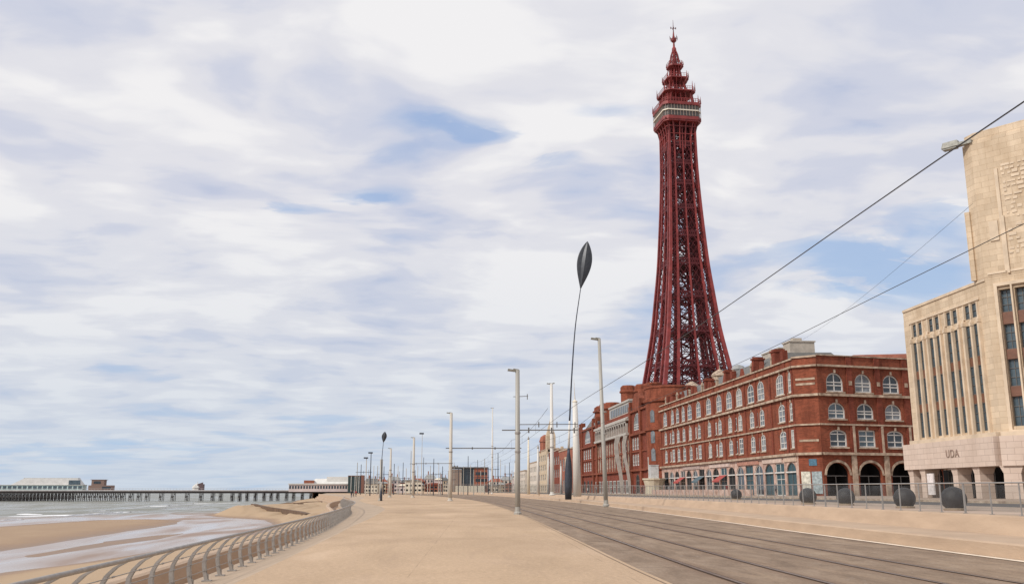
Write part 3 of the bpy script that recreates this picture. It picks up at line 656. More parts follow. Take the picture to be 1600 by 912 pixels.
# corner chamfer
CX, CY = 54.3, 125.9
ch = math.atan2(CY-128.2, CX-BX); CL = math.hypot(CX-BX, CY-128.2); MC = frame(brick, BX, 128.2, ch)
cb_ = MB(MC); cops = []
wall_mesh(cb_, 0, CL, GZ-.3, 20.35, cops, .3); cb_.add([(0, 0, 20.35), (CL, 0, 20.35), (CL, 1, 20.35), (0, 1, 20.35)], [(0, 1, 2, 3)]); cb_.build('corner_wall', BRICK, brick)
a = MB(MC)
for z, h, o_ in ((6.45, .35, .45), (10.55, .22, .22), (14.6, .34, .4), (18.75, .28, .35), (20.1, .25, .2)): t_ = MB(MC); band(t_, -.1, CL+.1, z+.003, z+h-.003, o_); t_.build('cornice', STONE, brick)
for z in (16.2, 16.9, 8.3): t_ = MB(MC); band(t_, .3, CL-.3, z, z+.3, .06); t_.build('stone_course', STONE, brick)
for (x0, x1, z0, z1, cc, nm) in [(.3, 1.6, 1.4, 4.2, (.52, .50, .42), 'p1'), (1.8, 3.2, 1.2, 4.2, (.28, .33, .34), 'p2'), (1.5, 2.6, 5.0, 5.9, (.06, .15, .22), 'p3')]:
    a = MB(MC); a.box(x0, x1, -.08, -.003, z0, z1); a.build('poster_panel', mat('poster_'+nm, cc, .6, .45, 3), brick)
# south facade
SA = R(12); MS = frame(brick, CX, CY, SA); SL = 33
ops = []; wins = []
for k in range(6):
    x = 2.9+k*4.75
    for (z0, z1, s_) in ((15.25, 17.95, 16.6), (11.45, 13.75, 12.6), (7.55, 9.95, 9.35)):
        o = (x-1.42, x+1.42, z0, z1, s_ if not (k == 1 and z0 < 8) else None); ops.append(o); wins.append(o)
for k in range(6):
    x = 2.4+k*5.4; ops.append((x-1.9, x+1.9, GZ, 5.4, 3.7))
sw = MB(MS); wall_mesh(sw, 0, SL, GZ-.3, 20.35, ops, .55); sw.add([(0, 0, 20.35), (SL, 0, 20.35), (SL, 1, 20.35), (0, 1, 20.35)], [(0, 1, 2, 3)]); sw.build('wall', BRICK, brick)
for i, o in enumerate(wins): window_obj(brick, MS, o, .3, WINW, [GLASSD, GLASSB, GLASSD, GLASSP][(i*5) % 4], 1, 2, .2)
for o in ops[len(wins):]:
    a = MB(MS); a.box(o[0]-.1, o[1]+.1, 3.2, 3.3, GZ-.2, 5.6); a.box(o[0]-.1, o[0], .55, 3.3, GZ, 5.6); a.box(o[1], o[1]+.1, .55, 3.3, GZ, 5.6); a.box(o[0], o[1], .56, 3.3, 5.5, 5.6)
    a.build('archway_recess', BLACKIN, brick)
    a = MB(MS); a.box(o[0]+.1, o[1]-.1, .62, .68, 3.55, 3.67); a.bar(((o[0]+o[1])/2, .65, GZ), ((o[0]+o[1])/2, .65, 3.6), .1)
    ap = arch_pts(o[0], o[1], 3.7, 5.45, 10); ap2 = arch_pts(o[0]-.28, o[1]+.28, 3.7, 5.8, 10)
    a.build('archway_frame', WING, brick)
a = MB(MS)
for z, h, o_ in ((6.45, .35, .45), (10.55, .22, .25), (14.6, .34, .4), (18.75, .28, .35), (20.3, .15, .2)): t_ = MB(MS); band(t_, .1, SL, z, z+h, o_); t_.build('cornice', STONE, brick)
for o in wins:
    a.box(o[0]-.15, o[1]+.15, -.16, .1, o[2]-.2, o[2]); a.box((o[0]+o[1])/2-.15, (o[0]+o[1])/2+.15, -.14, -.002, o[3]-.02, o[3]+.42)
for k in range(6):
    x = 5.28+k*4.75; a.box(x-.12, x+.25, -.24, -.19, 6.8, 10.5); a.box(x-.2, x+.3, -.26, -.19, 16.2, 16.8)
for o in ops[len(wins):]:
    p1 = arch_pts(o[0], o[1], 3.7, 5.45, 10); p2 = arch_pts(o[0]-.3, o[1]+.3, 3.7, 5.8, 10); n = len(p1)
    a.add([(x, -.1, z) for x, z in p1]+[(x, -.1, z) for x, z in p2]+[(x, 0, z) for x, z in p2]+[(x, 0, z) for x, z in p1], [(i, i+1, n+i+1, n+i) for i in range(n-1)]+[(n+i, n+i+1, 2*n+i+1, 2*n+i) for i in range(n-1)]+[(3*n+i, 3*n+i+1, i+1, i) for i in range(n-1)])
tag(a.build('window_dressing', STONE, brick), kind='stuff')
for k in range(5):
    a = MB(MS); x = 5.28+k*4.75; a.box(x-.45, x+.45, -.18, -.003, 6.82, 20.2); a.build('pilaster', BRICK2, brick)
for k in range(5): a = MB(MS); a.box(5.1+k*5.4-.4, 5.1+k*5.4+.4, -.2, -.003, GZ, 6.4); a.build('pier', STONE, brick)
a = MB(MS); a.add([(0, .9, 20.0), (SL, .9, 20.0), (SL, 14, 20.1), (0, 14, 20.1)], [(0, 1, 2, 3)]); a.build('flat_roof', LEAD, brick)
a = MB(MS); a.add([(9, 8, 19.5), (26, 8, 19.5), (26, 20, 19.5), (9, 20, 19.5), (14, 10, 22.3), (25, 10, 23.0)], [(0, 1, 5, 4), (1, 2, 5), (0, 4, 3), (4, 5, 2, 3)]); a.build('hip_roof', BRICK3, brick)

# ------------------------------------------------------------------ tower building (block under the tower)
tb = thing('ballroom_building', 'red brick entertainment block with round corner turret under the iron tower', 'building', (BX, 206.2, GZ))
MT = frame(tb, BX, 318, -R(90)); TL = 318-206.3       # x: 0 far (Y318) .. TL near
def Tx(Y): return 318-Y
ops = []; wins = []
def aw_(Y, hw, z0, z1, sp_, nv=1, nh=2, mm=None, fm=None):
    x = Tx(Y); o = (x-hw, x+hw, z0, z1, sp_); ops.append(o); wins.append((o, nv, nh, mm or GLASSD, fm or WINW))
aw_(229.6, 3.9, 16.4, 20.6, 17.2, 5, 2); aw_(303, 5.2, 16.6, 20.8, 17.6, 5, 2)
for Y in (226.8, 229.4, 232, 234.6): aw_(Y, .95, 11.6, 14.6, 14.0); aw_(Y, .95, 7.7, 10.5, 9.9)
for Y in (294, 298, 302, 306, 310): aw_(Y, 1.2, 11.6, 14.6, 14.0); aw_(Y, 1.2, 7.7, 10.5, 9.9)
for k in range(13): aw_(240+k*3.7, 1.15, 11.6, 14.6, None, 1, 1, GLASSP); aw_(240+k*3.7, 1.15, 7.7, 10.3, None, 1, 1, GLASSP)
aw_(230.5, 1.9, GZ, 5.6, 4.0, 1, 1, BLACKIN, WING)
for k in range(9): aw_(243+k*5.6, 2.2, GZ, 4.3, None, 3, 1, BLACKIN, WINW)
for Y in (296, 303, 310): aw_(Y, 2.0, GZ, 4.8, 3.6, 1, 1, BLACKIN, WING)
w_ = MB(MT); wall_mesh(w_, 0, Tx(218), GZ-.3, 21.4, ops, .2); w_.add([(0, 0, 21.4), (Tx(218), 0, 21.4), (Tx(218), 1, 21.4), (0, 1, 21.4)], [(0, 1, 2, 3)]); w_.box(0, .5, .01, 14, 0, 21.4); w_.build('wall', BRICK2, tb)
for o, nv, nh, gm, fm in wins: window_obj(tb, MT, o, .16, fm, gm, nv, nh, .2)
# white arcade across the middle
a = MB(MT); a.box(Tx(284), Tx(237), -1.3, -.005, 15.6, 16.2)
for k in range(15):
    x = Tx(284)+1.2+k*3.2; a.box(x-.25, x+.25, -1.1, -.6, 16.2, 18.6)
    if k < 14:
        p1 = arch_pts(x+.25, x+2.95, 17.9, 18.9, 6); n = len(p1)
        a.add([(u, -1.1, z) for u, z in p1]+[(u, -1.1, 19.3) for u, z in p1], [(i, i+1, n+i+1, n+i) for i in range(n-1)])
a.box(Tx(284), Tx(237), -1.3, -.004, 19.3, 19.9)
a.build('arcade', AGEDW, tb)
a = MB(MT)
a.add([(Tx(283), -.9, 19.9), (Tx(238), -.9, 19.9), (Tx(238), .6, 20.9), (Tx(283), .6, 20.9)], [(0, 1, 2, 3)]); a.build('canopy', AGEDW, tb)
a = MB(MT); a.box(Tx(268), Tx(240), .6, 8, 21.3, 24.6); a.box(Tx(268)-.2, Tx(240)+.2, .3, 8.2, 24.6, 25.1)
for k in range(11): a.box(Tx(266)+k*2.4, Tx(266)+k*2.4+1.5, .5, .59, 22.0, 24.0, 1)
a.build('attic_storey', [AGEDW, GLASSD], tb)
a = MB(MT)
for z, h, o_ in ((6.3, .5, .6), (10.9, .3, .25), (15.1, .5, .6), (20.9, .5, .45)):
    a = MB(MT); band(a, 0, Tx(285), z, z+h, o_); band(a, Tx(236), Tx(218), z, z+h, o_)
    if z < 15: band(a, Tx(285), Tx(236), z, z+h, o_)
    a.build('cornice', BRICK, tb)
a = MB(MT)
for Y in (225, 236.5, 284.8, 291.5, 313, 316.8): a = MB(MT); a.box(Tx(Y)-.8, Tx(Y)+.8, -.5, -.01, GZ, 22.6); a.box(Tx(Y)-.6, Tx(Y)+.6, -.4, 1, 22.6, 23.8); a.build('pilaster', BRICK, tb)
for k in range(14):
    pass
a = MB(MT)
for k in range(14): a = MB(MT); a.box(Tx(284)+.6+k*3.6, Tx(284)+.95+k*3.6, -.2, -.01, 6.8, 15.1); a.build('half_column', STONE, tb)
# gables and mansard roofs with turrets
a = MB(MT); a.box(Tx(236.5), Tx(225), .2, 1.4, 21.4, 23.0); a.prism([(Tx(236.5), .2), (Tx(225), .2), (Tx(225), 1.4), (Tx(236.5), 1.4)], 23, 25.6, [(Tx(233), .2), (Tx(228.5), .2), (Tx(228.5), 1.4), (Tx(233), 1.4)]); a.build('gable', BRICK, tb)
a = MB(MT)
a.prism([(Tx(291), .8), (Tx(314), .8), (Tx(314), 13), (Tx(291), 13)][::-1], 21.3, 26.6, [(Tx(295), 4), (Tx(310), 4), (Tx(310), 10), (Tx(295), 10)][::-1]); a.build('mansard_roof', SLATE, tb)
a = MB(MT); a.prism([(Tx(284), 6), (Tx(222), 6), (Tx(222), 20), (Tx(284), 20)], 21.0, 26.0, [(Tx(282), 9), (Tx(224), 9), (Tx(224), 18), (Tx(282), 18)]); a.build('mansard_roof', SLATE, tb)
for Y, d, w, z1 in [(288, 3, 2.2, 28.3), (278, 3.5, 3.6, 27.6), (262, 5, 3.0, 31.0), (248, 6, 3.0, 29.8), (240, 4, 1.6, 27.4), (297, 5, 5.0, 28.2)]:
    a = MB(MT); x = Tx(Y)
    a.lathe([(w*.72, 21), (w*.72, z1-2.2), (w*.85, z1-2.0), (w*.85, z1-1.6), (w*.75, z1-1.4), (w*.75, z1-.5), (w*.6, z1)], (x, d), 8); a.build('roof_turret', BRICK, tb)
# round corner turret
a = MB(MT); c = (Tx(213), 4.6)
a.lathe([(6.1, GZ-.3), (6.1, 6.2), (6.5, 6.3), (6.5, 6.9), (6.1, 7.0), (6.1, 15.0), (6.5, 15.1), (6.5, 15.7), (6.1, 15.8), (6.1, 21.4), (6.55, 21.6), (6.55, 22.2), (6.2, 22.4), (6.1, 24.6), (6.3, 24.7), (6.3, 25.1), (5.9, 25.2)], c, 24); a.build('corner_turret', BRICK, tb)
a = MB(MT)
for z in (8.2, 12.2, 16.9):
    for t in (-150, -105, -62):
        tt = R(t); xx, yy = c[0]+6.12*math.cos(tt), c[1]+6.12*math.sin(tt); ux, uy = -math.sin(tt), math.cos(tt)
        a.add([(xx-ux*.7, yy-uy*.7, z), (xx+ux*.7, yy+uy*.7, z), (xx+ux*.7, yy+uy*.7, z+2.4), (xx, yy, z+2.9), (xx-ux*.7, yy-uy*.7, z+2.4)], [(0, 1, 2, 3, 4)])
a.build('turret_windows', GLASSP, tb)
a = MB(MT); a.box(1, TL-3, 14, 30, 0, 21.2); a.build('rear_block', BRICK3, tb)
# plinth storey that carries the tower legs
a = MB(); 
tw_c = Vector((79.0, 279.0, 0)); tw_r = R(4.3)
Mp = frame(tb, tw_c.x, tw_c.y, tw_r)
a.M = Mp; a.box(-13, 13, -13, 13, 18, 29.2); a.box(-13.4, 13.4, -13.4, 13.4, 29.2, 30.0); a.box(-11.6, 11.6, -11.6, 11.6, 30.0, 32.0); a.build('tower_plinth', BRICK2, tb)
a = MB(Mp)
for s in (-1, 1):
    a = MB(Mp); a.lathe([(2.2, 24), (2.2, 31.8), (2.5, 31.9), (2.5, 32.4), (2.0, 32.5)], (-14.3, s*11), 10); a.build('plinth_turret', BRICK, tb)
a = MB(MT); a.lathe([(2.0, 21), (2.0, 24.2), (2.2, 24.3), (1.8, 25.3), (1.0, 26.0), (.3, 26.4)], (Tx(220)+9, 9), 12); a.build('roof_lantern', STONE, tb)

# ------------------------------------------------------------------ the tower
tw = thing('lattice_tower', 'tall dark red iron lattice tower tapering to a spire above red brick block', 'tower', (tw_c.x, tw_c.y, 30.0), tw_r)
HP = [(11.3, 30), (10.7, 33), (9.4, 41), (8.05, 50), (6.95, 61), (6.05, 70.5), (5.35, 82), (4.8, 93), (4.45, 104), (4.35, 118)]
hw = lambda z: interp([(h, z_) for h, z_ in HP], z)
Z0 = 30
def tp(fx, fy, z): h = hw(z); return Vector((fx*h, fy*h, z-Z0))
RING = [31.8, 38, 48.8, 59.7, 70.3, 79.4, 88.5, 96.6, 103.4, 109.5]
levels = RING+[118]
lat = .62
def column(fx, fy, w0, w1, m_=TRED):
    mb = MB(); zs = [30+88*i/22 for i in range(23)]
    for a, b in zip(zs[:-1], zs[1:]):
        k0 = (a-30)/88; k1 = (b-30)/88
        p, q = tp(fx, fy, a), tp(fx, fy, b)
        wa, wb_ = w0+(w1-w0)*k0, w0+(w1-w0)*k1
        mb.add([(p.x-wa/2, p.y-wa/2, p.z), (p.x+wa/2, p.y-wa/2, p.z), (p.x+wa/2, p.y+wa/2, p.z), (p.x-wa/2, p.y+wa/2, p.z), (q.x-wb_/2, q.y-wb_/2, q.z), (q.x+wb_/2, q.y-wb_/2, q.z), (q.x+wb_/2, q.y+wb_/2, q.z), (q.x-wb_/2, q.y+wb_/2, q.z)],
               [(0, 1, 5, 4), (1, 2, 6, 5), (2, 3, 7, 6), (3, 0, 4, 7)])
    return mb.build('column', m_, tw)
for sx in (-1, 1):
    for sy in (-1, 1):
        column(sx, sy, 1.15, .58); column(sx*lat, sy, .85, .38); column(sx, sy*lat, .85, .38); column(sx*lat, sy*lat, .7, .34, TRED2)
for f in ((0, -1), (0, 1), (-1, 0), (1, 0)): column(f[0], f[1], .6, .32)
def lattice(mb, A, B, z0, z1, step, w, horiz=True):
    """X bracing in the panel between column lines A and B (fx, fy)"""
    n = max(1, round((z1-z0)/step))
    for i in range(n):
        a, b = z0+(z1-z0)*i/n, z0+(z1-z0)*(i+1)/n
        mb.bar(tp(*A, a), tp(*B, b), w); mb.bar(tp(*B, a), tp(*A, b), w)
        if horiz: mb.bar(tp(*A, a), tp(*B, a), w)
for sx in (-1, 1):
    for sy in (-1, 1):
        mb = MB()
        for A, B in (((sx, sy), (sx*lat, sy)), ((sx, sy), (sx, sy*lat)), ((sx*lat, sy), (sx*lat, sy*lat)), ((sx, sy*lat), (sx*lat, sy*lat))):
            lattice(mb, A, B, 30, 117, 3.6, .17)
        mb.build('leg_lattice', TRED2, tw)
for (ax, ay) in ((1, 0), (-1, 0), (0, 1), (0, -1)):
    mb = MB()
    def fp(u, z, inn=1.0):
        return tp(u, ay*inn, z) if ax == 0 else tp(ax*inn, u, z)
    for j, z in enumerate(RING):
        for inn in (1.0, lat):
            dz = 1.7 if j < 6 else 1.3
            mb.bar(fp(-lat, z, inn), fp(lat, z, inn), .34); mb.bar(fp(-lat, z+dz, inn), fp(lat, z+dz, inn), .26)
            n = 10
            for i in range(n):
                u0, u1 = -lat+2*lat*i/n, -lat+2*lat*(i+1)/n
                mb.bar(fp(u0, z, inn), fp(u1, z+dz, inn), .18); mb.bar(fp(u1, z, inn), fp(u0, z+dz, inn), .18)
        z2 = levels[j+1]
        # light diagonals and curved knee braces inside each open bay
        for s in (-1, 1):
            prev = None
            for i in range(7):
                t = i/6*math.pi/2; u = s*lat-(s*lat*.62)*(1-math.cos(t)); zz = z-4.2+4.2*math.sin(t) if j else None
                if zz is None: break
                p = fp(u, zz); 
                if prev is not None: mb.bar(prev, p, .22)
                prev = p
            prev = None
            for i in range(7):
                t = i/6*math.pi/2; u = s*lat*.40*(1-math.cos(t)); zz = z-3.6+3.6*math.sin(t)
                if not j: break
                p = fp(u, zz)
                if prev is not None: mb.bar(prev, p, .2)
                prev = p
        for (u0, u1) in ((-lat, -lat/2), (-lat/2, 0), (0, lat/2), (lat/2, lat)):
            nn_ = 3 if j < 5 else 2
            for i in range(nn_):
                a, b = z+1.6+(z2-z-1.6)*i/nn_, z+1.6+(z2-z-1.6)*(i+1)/nn_
                mb.bar(fp(u0, a, .97), fp(u1, b, .97), .11); mb.bar(fp(u1, a, .97), fp(u0, b, .97), .11)
        if j >= 3:
            for (u0, u1) in ((-lat, 0), (0, lat)):
                mb.bar(fp(u0, z+1.5, lat), fp(u1, z2, lat), .2); mb.bar(fp(u1, z+1.5, lat), fp(u0, z2, lat), .2)
                zm = (z+z2)/2; mb.bar(fp(u0, zm, lat), fp(u1, zm, lat), .2)
        for (u0, u1) in ((-lat, -lat*.45), (lat*.45, lat)):
            n = 3
            for i in range(n):
                a, b = z+1.6+(z2-z-1.6)*i/n, z+1.6+(z2-z-1.6)*(i+1)/n
                mb.bar(fp(u0, a, .8), fp(u1, b, .8), .17); mb.bar(fp(u1, a, .8), fp(u0, b, .8), .17)
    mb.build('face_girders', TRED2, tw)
# lift shaft and stair cage up the middle
mb = MB()
SH = 2.3
for sx in (-1, 1):
    for sy in (-1, 1): mb.bar((sx*SH, sy*SH, 0), (sx*SH*.8, sy*SH*.8, 88), .38)
for i in range(40):
    z = i*2.2; h = SH*(1-.2*z/88); h2 = SH*(1-.2*(z+2.2)/88)
    P_ = [Vector((h*a, h*b, z)) for a, b in ((-1, -1), (1, -1), (1, 1), (-1, 1))]; Q = [Vector((h2*a, h2*b, z+2.2)) for a, b in ((-1, -1), (1, -1), (1, 1), (-1, 1))]
    for k in range(4): mb.bar(P_[k], P_[(k+1) % 4], .2); mb.bar(P_[k], Q[(k+1) % 4], .16)
    if i % 2: 
        h0 = SH*.9; mb.bar((-h0, -h0-.9, z), (h0, -h0-.9, z+2.2), .5); mb.bar((h0, h0+.9, z), (-h0, h0+.9, z+2.2), .5)
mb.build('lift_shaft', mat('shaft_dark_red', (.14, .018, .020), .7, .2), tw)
for j, z in enumerate(RING[1:]):
    h = hw(z); a = MB(); a.box(-h*lat, h*lat, -h*lat, h*lat, z-Z0+.05, z-Z0+.16)
    if j in (1, 3): a.build('landing_floor', TRED2, tw)
# big arch bracing at the bottom and flared brackets below the deck
def octa(h, c): return [(-h+c, -h), (h-c, -h), (h, -h+c), (h, h-c), (h-c, h), (-h+c, h), (-h, h-c), (-h, -h+c)]
mb = MB()
for sx in (-1, 1):
    for u in (-1, -lat, -.2, .2, lat, 1):
        for ax in (0, 1):
            pts = []
            for i in range(6):
                t = i/5*math.pi/2; k = hw(108)*1.0; out = k+(6.25-k)*(1-math.cos(t)); zz = 108.5+9.6*math.sin(t)
                p = (u*out, sx*out, zz-Z0) if ax == 0 else (sx*out, u*out, zz-Z0)
                if abs(u) == 1: p = tuple(v*(.94 if q < 2 else 1) for q, v in enumerate(p))
                pts.append(p)
            for p, q in zip(pts[:-1], pts[1:]): mb.bar(p, q, .34)
for k in range(3):
    z = 111+2.4*k; t = math.asin((z-108.5)/9.6); out = hw(108)+(6.25-hw(108))*(1-math.cos(t)); P_ = octa(out, .8)
    for i in range(8): mb.bar((*P_[i], z-Z0), (*P_[(i+1) % 8], z-Z0), .22)
mb.build('deck_brackets', TRED, tw)
def rail(mb, h, c, z, hh=1.1, fin=0, w=.12, step=.9):
    P_ = octa(h, c)
    for i in range(8):
        p, q = Vector((*P_[i], z)), Vector((*P_[(i+1) % 8], z)); L = (q-p).length; n = max(1, int(L/step))
        mb.bar(p+Vector((0, 0, hh)), q+Vector((0, 0, hh)), w); mb.bar(p+Vector((0, 0, hh*.5)), q+Vector((0, 0, hh*.5)), w*.7)
        for k in range(n+1):
            r_ = p+(q-p)*k/n; mb.bar(r_, r_+Vector((0, 0, hh)), w)
        if fin: mb.bar(p, p+Vector((0, 0, fin)), .34, wq=.04)
mb = MB()
mb.prism(octa(6.2, 1.3), 87.2, 87.7); mb.prism(octa(6.4, 1.35), 87.7, 88.8); mb.prism(octa(6.45, 1.35), 92.7, 93.7)
mb.build('deck_floor', TRED, tw)
mb = MB(); mb.prism(octa(6.0, 1.2), 89.0, 92.7); mb.build('deck_windows', TWIN, tw)
mb = MB(); mb.prism(octa(6.38, 1.34), 90.7, 91.05); mb.build('deck_stripe', CREAM, tw)
mb = MB()
P_ = octa(6.3, 1.3)
for i in range(8):
    p, q = Vector((*P_[i], 89)), Vector((*P_[(i+1) % 8], 89)); L = (q-p).length; n = max(2, int(L/1.0))
    for k in range(n+1):
        r_ = p+(q-p)*k/n; mb.bar(r_, r_+Vector((0, 0, 3.7)), .13)
mb.build('deck_mullions', mat('mullion_paint', (.30, .22, .17), .6, .2), tw)
mb = MB(); rail(mb, 6.4, 1.3, 93.7, 1.2, 2.6); 
mb.build('deck_railing', TRED, tw)
# crown tiers
def tier(z0, z1, h0, h1, deck_h, c, arch=True, name='crown_tier', cols=4, deckt=.9, flare=1.2, fin=2.0, core=.55):
    mb = MB(); A = octa(h0, c*.9); B = octa(h1, c*.9)
    for i in range(8):
        mb.bar((*A[i], z0), (*B[i], z1), .28)
        p, q = Vector((*A[i], z0)), Vector((*A[(i+1) % 8], z0)); p2, q2 = Vector((*B[i], z1)), Vector((*B[(i+1) % 8], z1))
        if (q-p).length > 1.6:
            for k in range(1, cols):
                a_, b_ = p+(q-p)*k/cols, p2+(q2-p2)*k/cols; mb.bar(a_, b_, .15)
        mb.bar(p+(p2-p)*.3, q+(q2-q)*.3, .12)
    mb.bar((0, 0, z0), (0, 0, z1), h0*.3); mb.bar((-h0*.4, -h0*.4, z0), (h0*.4, h0*.2, z1), .2)
    for k in range(8): p = A[k]; mb.bar((p[0]*.5, p[1]*.5, z0), (p[0]*.45, p[1]*.45, z1), .22)
    D = octa(deck_h, c)
    for i in range(8):
        for t in (0, .34, .67):
            b0 = Vector((*B[i], z1-flare))*(1-t)+Vector((*B[(i+1) % 8], z1-flare))*t; d0 = Vector((*D[i], z1))*(1-t)+Vector((*D[(i+1) % 8], z1))*t
            m0 = (b0+d0)/2+Vector((0, 0, -.15*flare)); mb.bar(b0, m0, .16); mb.bar(m0, d0, .16)
    mb.prism(octa(deck_h, c), z1, z1+deckt*.55)
    rail(mb, deck_h-.05, c, z1+deckt*.55, 1.2, fin, .08, .8)
    return mb.build(name, TRED, tw)
tier(94.3, 98.2, 4.8, 4.3, 5.2, 1.3, cols=4, deckt=.7, flare=.7, fin=3.0, core=.7)
tier(98.9, 103.4, 3.2, 2.2, 3.6, .9, cols=3, deckt=.8, flare=2.2, fin=2.2, core=.5)
tier(104.2, 108.2, 1.9, 1.35, 2.4, .8, cols=2, deckt=1.0, flare=1.2, fin=1.3, core=.45)
mb = MB()
for i, (z0, z1, r0, r1) in enumerate([(109.3, 111.0, 1.9, 1.35), (111.0, 112.8, 1.35, 1.05), (112.8, 114.2, 1.05, .6)]):
    A, B = octa(r0, .5*r0), octa(r1, .5*r1)
    for k in range(8): mb.bar((*A[k], z0), (*B[k], z1), .2); mb.bar((*A[k], z0), (*B[(k+1) % 8], z1), .12); mb.bar((*B[k], z1), (*B[(k+1) % 8], z1), .18)
mb.lathe([(1.0, 109.3), (.75, 111), (.5, 113), (.42, 114.2), (.75, 114.4), (.7, 115.2), (.35, 115.8), (.28, 117.2), (.9, 117.8), (.95, 118.6), (.5, 119.0), (.3, 119.8), (.2, 121)], n=10)
mb.build('spire', TRED, tw)
mb = MB()
for k in range(6):
    t = k*math.pi/3; mb.bar((.3*math.cos(t), .3*math.sin(t), 118.3), (1.3*math.cos(t), 1.3*math.sin(t), 119.0), .16); mb.bar((1.3*math.cos(t), 1.3*math.sin(t), 118.2), (1.3*math.cos(t), 1.3*math.sin(t), 119.6), .1)
mb.build('crow_nest', TRED2, tw)
mb = MB(); mb.tube([(0, 0, 120.5), (0, 0, 123), (0, 0, 125.6)], [.2, .12, .04], 8); mb.bar((-.85, 0, 122.5), (.85, 0, 122.5), .14); mb.bar((0, -.8, 122.5), (0, .8, 122.5), .14); mb.bar((-.85, 0, 122.2), (-.85, 0, 122.9), .2); mb.bar((.85, 0, 122.2), (.85, 0, 122.9), .2)
mb.build('flagpole', TRED2, tw)
def boltband(): pass

# ------------------------------------------------------------------ the pale faience building at right
WA, WB = Vector((51.6, 95.8)), Vector((51.2, 79.8))
wo = thing('faience_building', 'pale faience art deco block with vertical fins and a tall corner tower', 'building', (51.2, 79.8, GZ))
a1 = math.atan2(WB.y-WA.y, WB.x-WA.x); MF = frame(wo, WA.x, WA.y, a1); FL = (WB-WA).length
cd = Vector((.600, -.7995)); a2 = math.atan2(cd.y, cd.x); MG = frame(wo, WB.x, WB.y, a2)
# facade 1
ops = []; sm = []
bw_ = 3.45; X0 = 1.15
for k in range(4):
    xc = X0+bw_*(k+.5)
    for s in (-1, 1): ops.append((xc+s*.68-.54, xc+s*.68+.54, 7.0, 17.0, None)); sm.append((xc+s*.6-.48, xc+s*.6+.48, 17.6, 18.95, None))
w_ = MB(MF); wall_mesh(w_, 0, FL, 6.55, 20.9, ops+sm, .16); w_.add([(0, 0, 20.9), (FL, 0, 20.9), (FL, 1, 20.9), (0, 1, 20.9)], [(0, 1, 2, 3)])
w_.box(-.55, -.003, .25, 1.8, 6.55, 19.6); w_.box(-1.05, -.56, .55, 1.8, 6.55, 18.2); w_.box(0.004, .6, .51, 18, 6.55, 20.7)
w_.build('wall', PALETILE, wo)
for o in ops:
    for z0, z1 in ((7.0, 9.6), (10.45, 13.1), (13.95, 17.0)): window_obj(wo, MF, (o[0], o[1], z0, z1, None), .14, WING, GLASSB, 1, 2, .06)
    for z0, z1 in ((9.6, 10.45), (13.1, 13.95)): a = MB(MF); a.box(o[0]+.01, o[1]-.01, .06, .16, z0, z1); a.build('spandrel', BRONZE, wo)
for o in sm: window_obj(wo, MF, o, .14, WING, GLASSB, 0, 1, .06)
def fin_(x, w, out, z0, z1):
    a = MB(MF); a.box(x-w, x+w, -out, -.002, z0, z1-.5); a.prism([(x-w*1.25, -out-.06), (x+w*1.25, -out-.06), (x+w*1.25, -.002), (x-w*1.25, -.002)], z1-.5, z1-.15); a.prism([(x-w*.9, -out), (x+w*.9, -out), (x+w*.9, -.002), (x-w*.9, -.002)], z1-.15, z1+.2, [(x-w*.4, -out*.6), (x+w*.4, -out*.6), (x+w*.4, -.002), (x-w*.4, -.002)])
    a.build('fin', FIN, wo)
for k in range(4):
    xc = X0+bw_*(k+.5); fin_(xc, .13, .24, 6.75, 17.35)
    for s in (-1, 1): fin_(xc+s*1.33, .14, .28, 6.75, 17.5)
a = MB(MF); band(a, -.0, FL, 6.35, 6.75, .55); a.box(X0, FL-1.2, -.12, -.002, 19.1, 19.3); a.box(0, FL, -.1, -.003, 20.6, 20.85); a.build('cornice', FIN, wo)
for k in range(4):
    xc = X0+bw_*(k+.5)
    for dx_ in (0, -1.2, 1.2): a = MB(MF); a.box(xc+dx_-.1, xc+dx_+.1, -.14, -.002, 17.6, 19.0); a.build('attic_trim', FIN, wo)
# fascia band over the ground floor
a = MB(MF); a.box(-.7, FL+.25, -1.0, 2.0, 3.75, 6.35); a.build('fascia_band', PINKTILE, wo)
a = MB(MG); a.box(.14, 26, -1.0, 2.0, 3.752, 6.352); a.build('fascia_band', PINKTILE, wo)
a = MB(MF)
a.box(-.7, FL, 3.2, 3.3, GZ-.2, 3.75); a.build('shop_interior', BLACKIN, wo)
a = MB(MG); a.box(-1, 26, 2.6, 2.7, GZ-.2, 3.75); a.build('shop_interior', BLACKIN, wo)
for M_, L0, xs in ((MF, FL, [.1, 2.6, 8.8, 12.6]), (MG, 26, [.8, 6.5, 12, 18])):
    for i, x in enumerate(xs):
        a = MB(M_); w = .5 if M_ is MF else .8
        a.prism([(x-w, -.7), (x+w, -.7), (x+w, .6), (x-w, .6)], GZ-.1, 3.1, [(x-w*.9, -.7), (x+w*.9, -.7), (x+w*.9, .6), (x-w*.9, .6)]); a.prism([(x-w*.9, -.7), (x+w*.9, -.7), (x+w*.9, .6), (x-w*.9, .6)], 3.1, 3.749, [(x-w*1.25, -.8), (x+w*1.25, -.8), (x+w*1.25, .8), (x-w*1.25, .8)])
        a.build('pillar', PINKTILE, wo)
    xs2 = sorted(xs)
    for i in range(len(xs2)-1):
        x0, x1 = xs2[i]+.8, xs2[i+1]-.8
        if x1-x0 > .8: window_obj(wo, M_, (x0, x1, GZ+.1, 3.6, None), 1.6, WING, GLASSD if not (M_ is MF and i == 0) else PINKW, max(1, int((x1-x0)/1.3)), 1, .1, 'shop_window')
a = MB(MF); a.box(3.4, 4.6, -.75, -.6, 1.2, 3.3); a.build('notice_board', mat('notice_board_white', (.7, .64, .62), .6, .25, 3), wo)
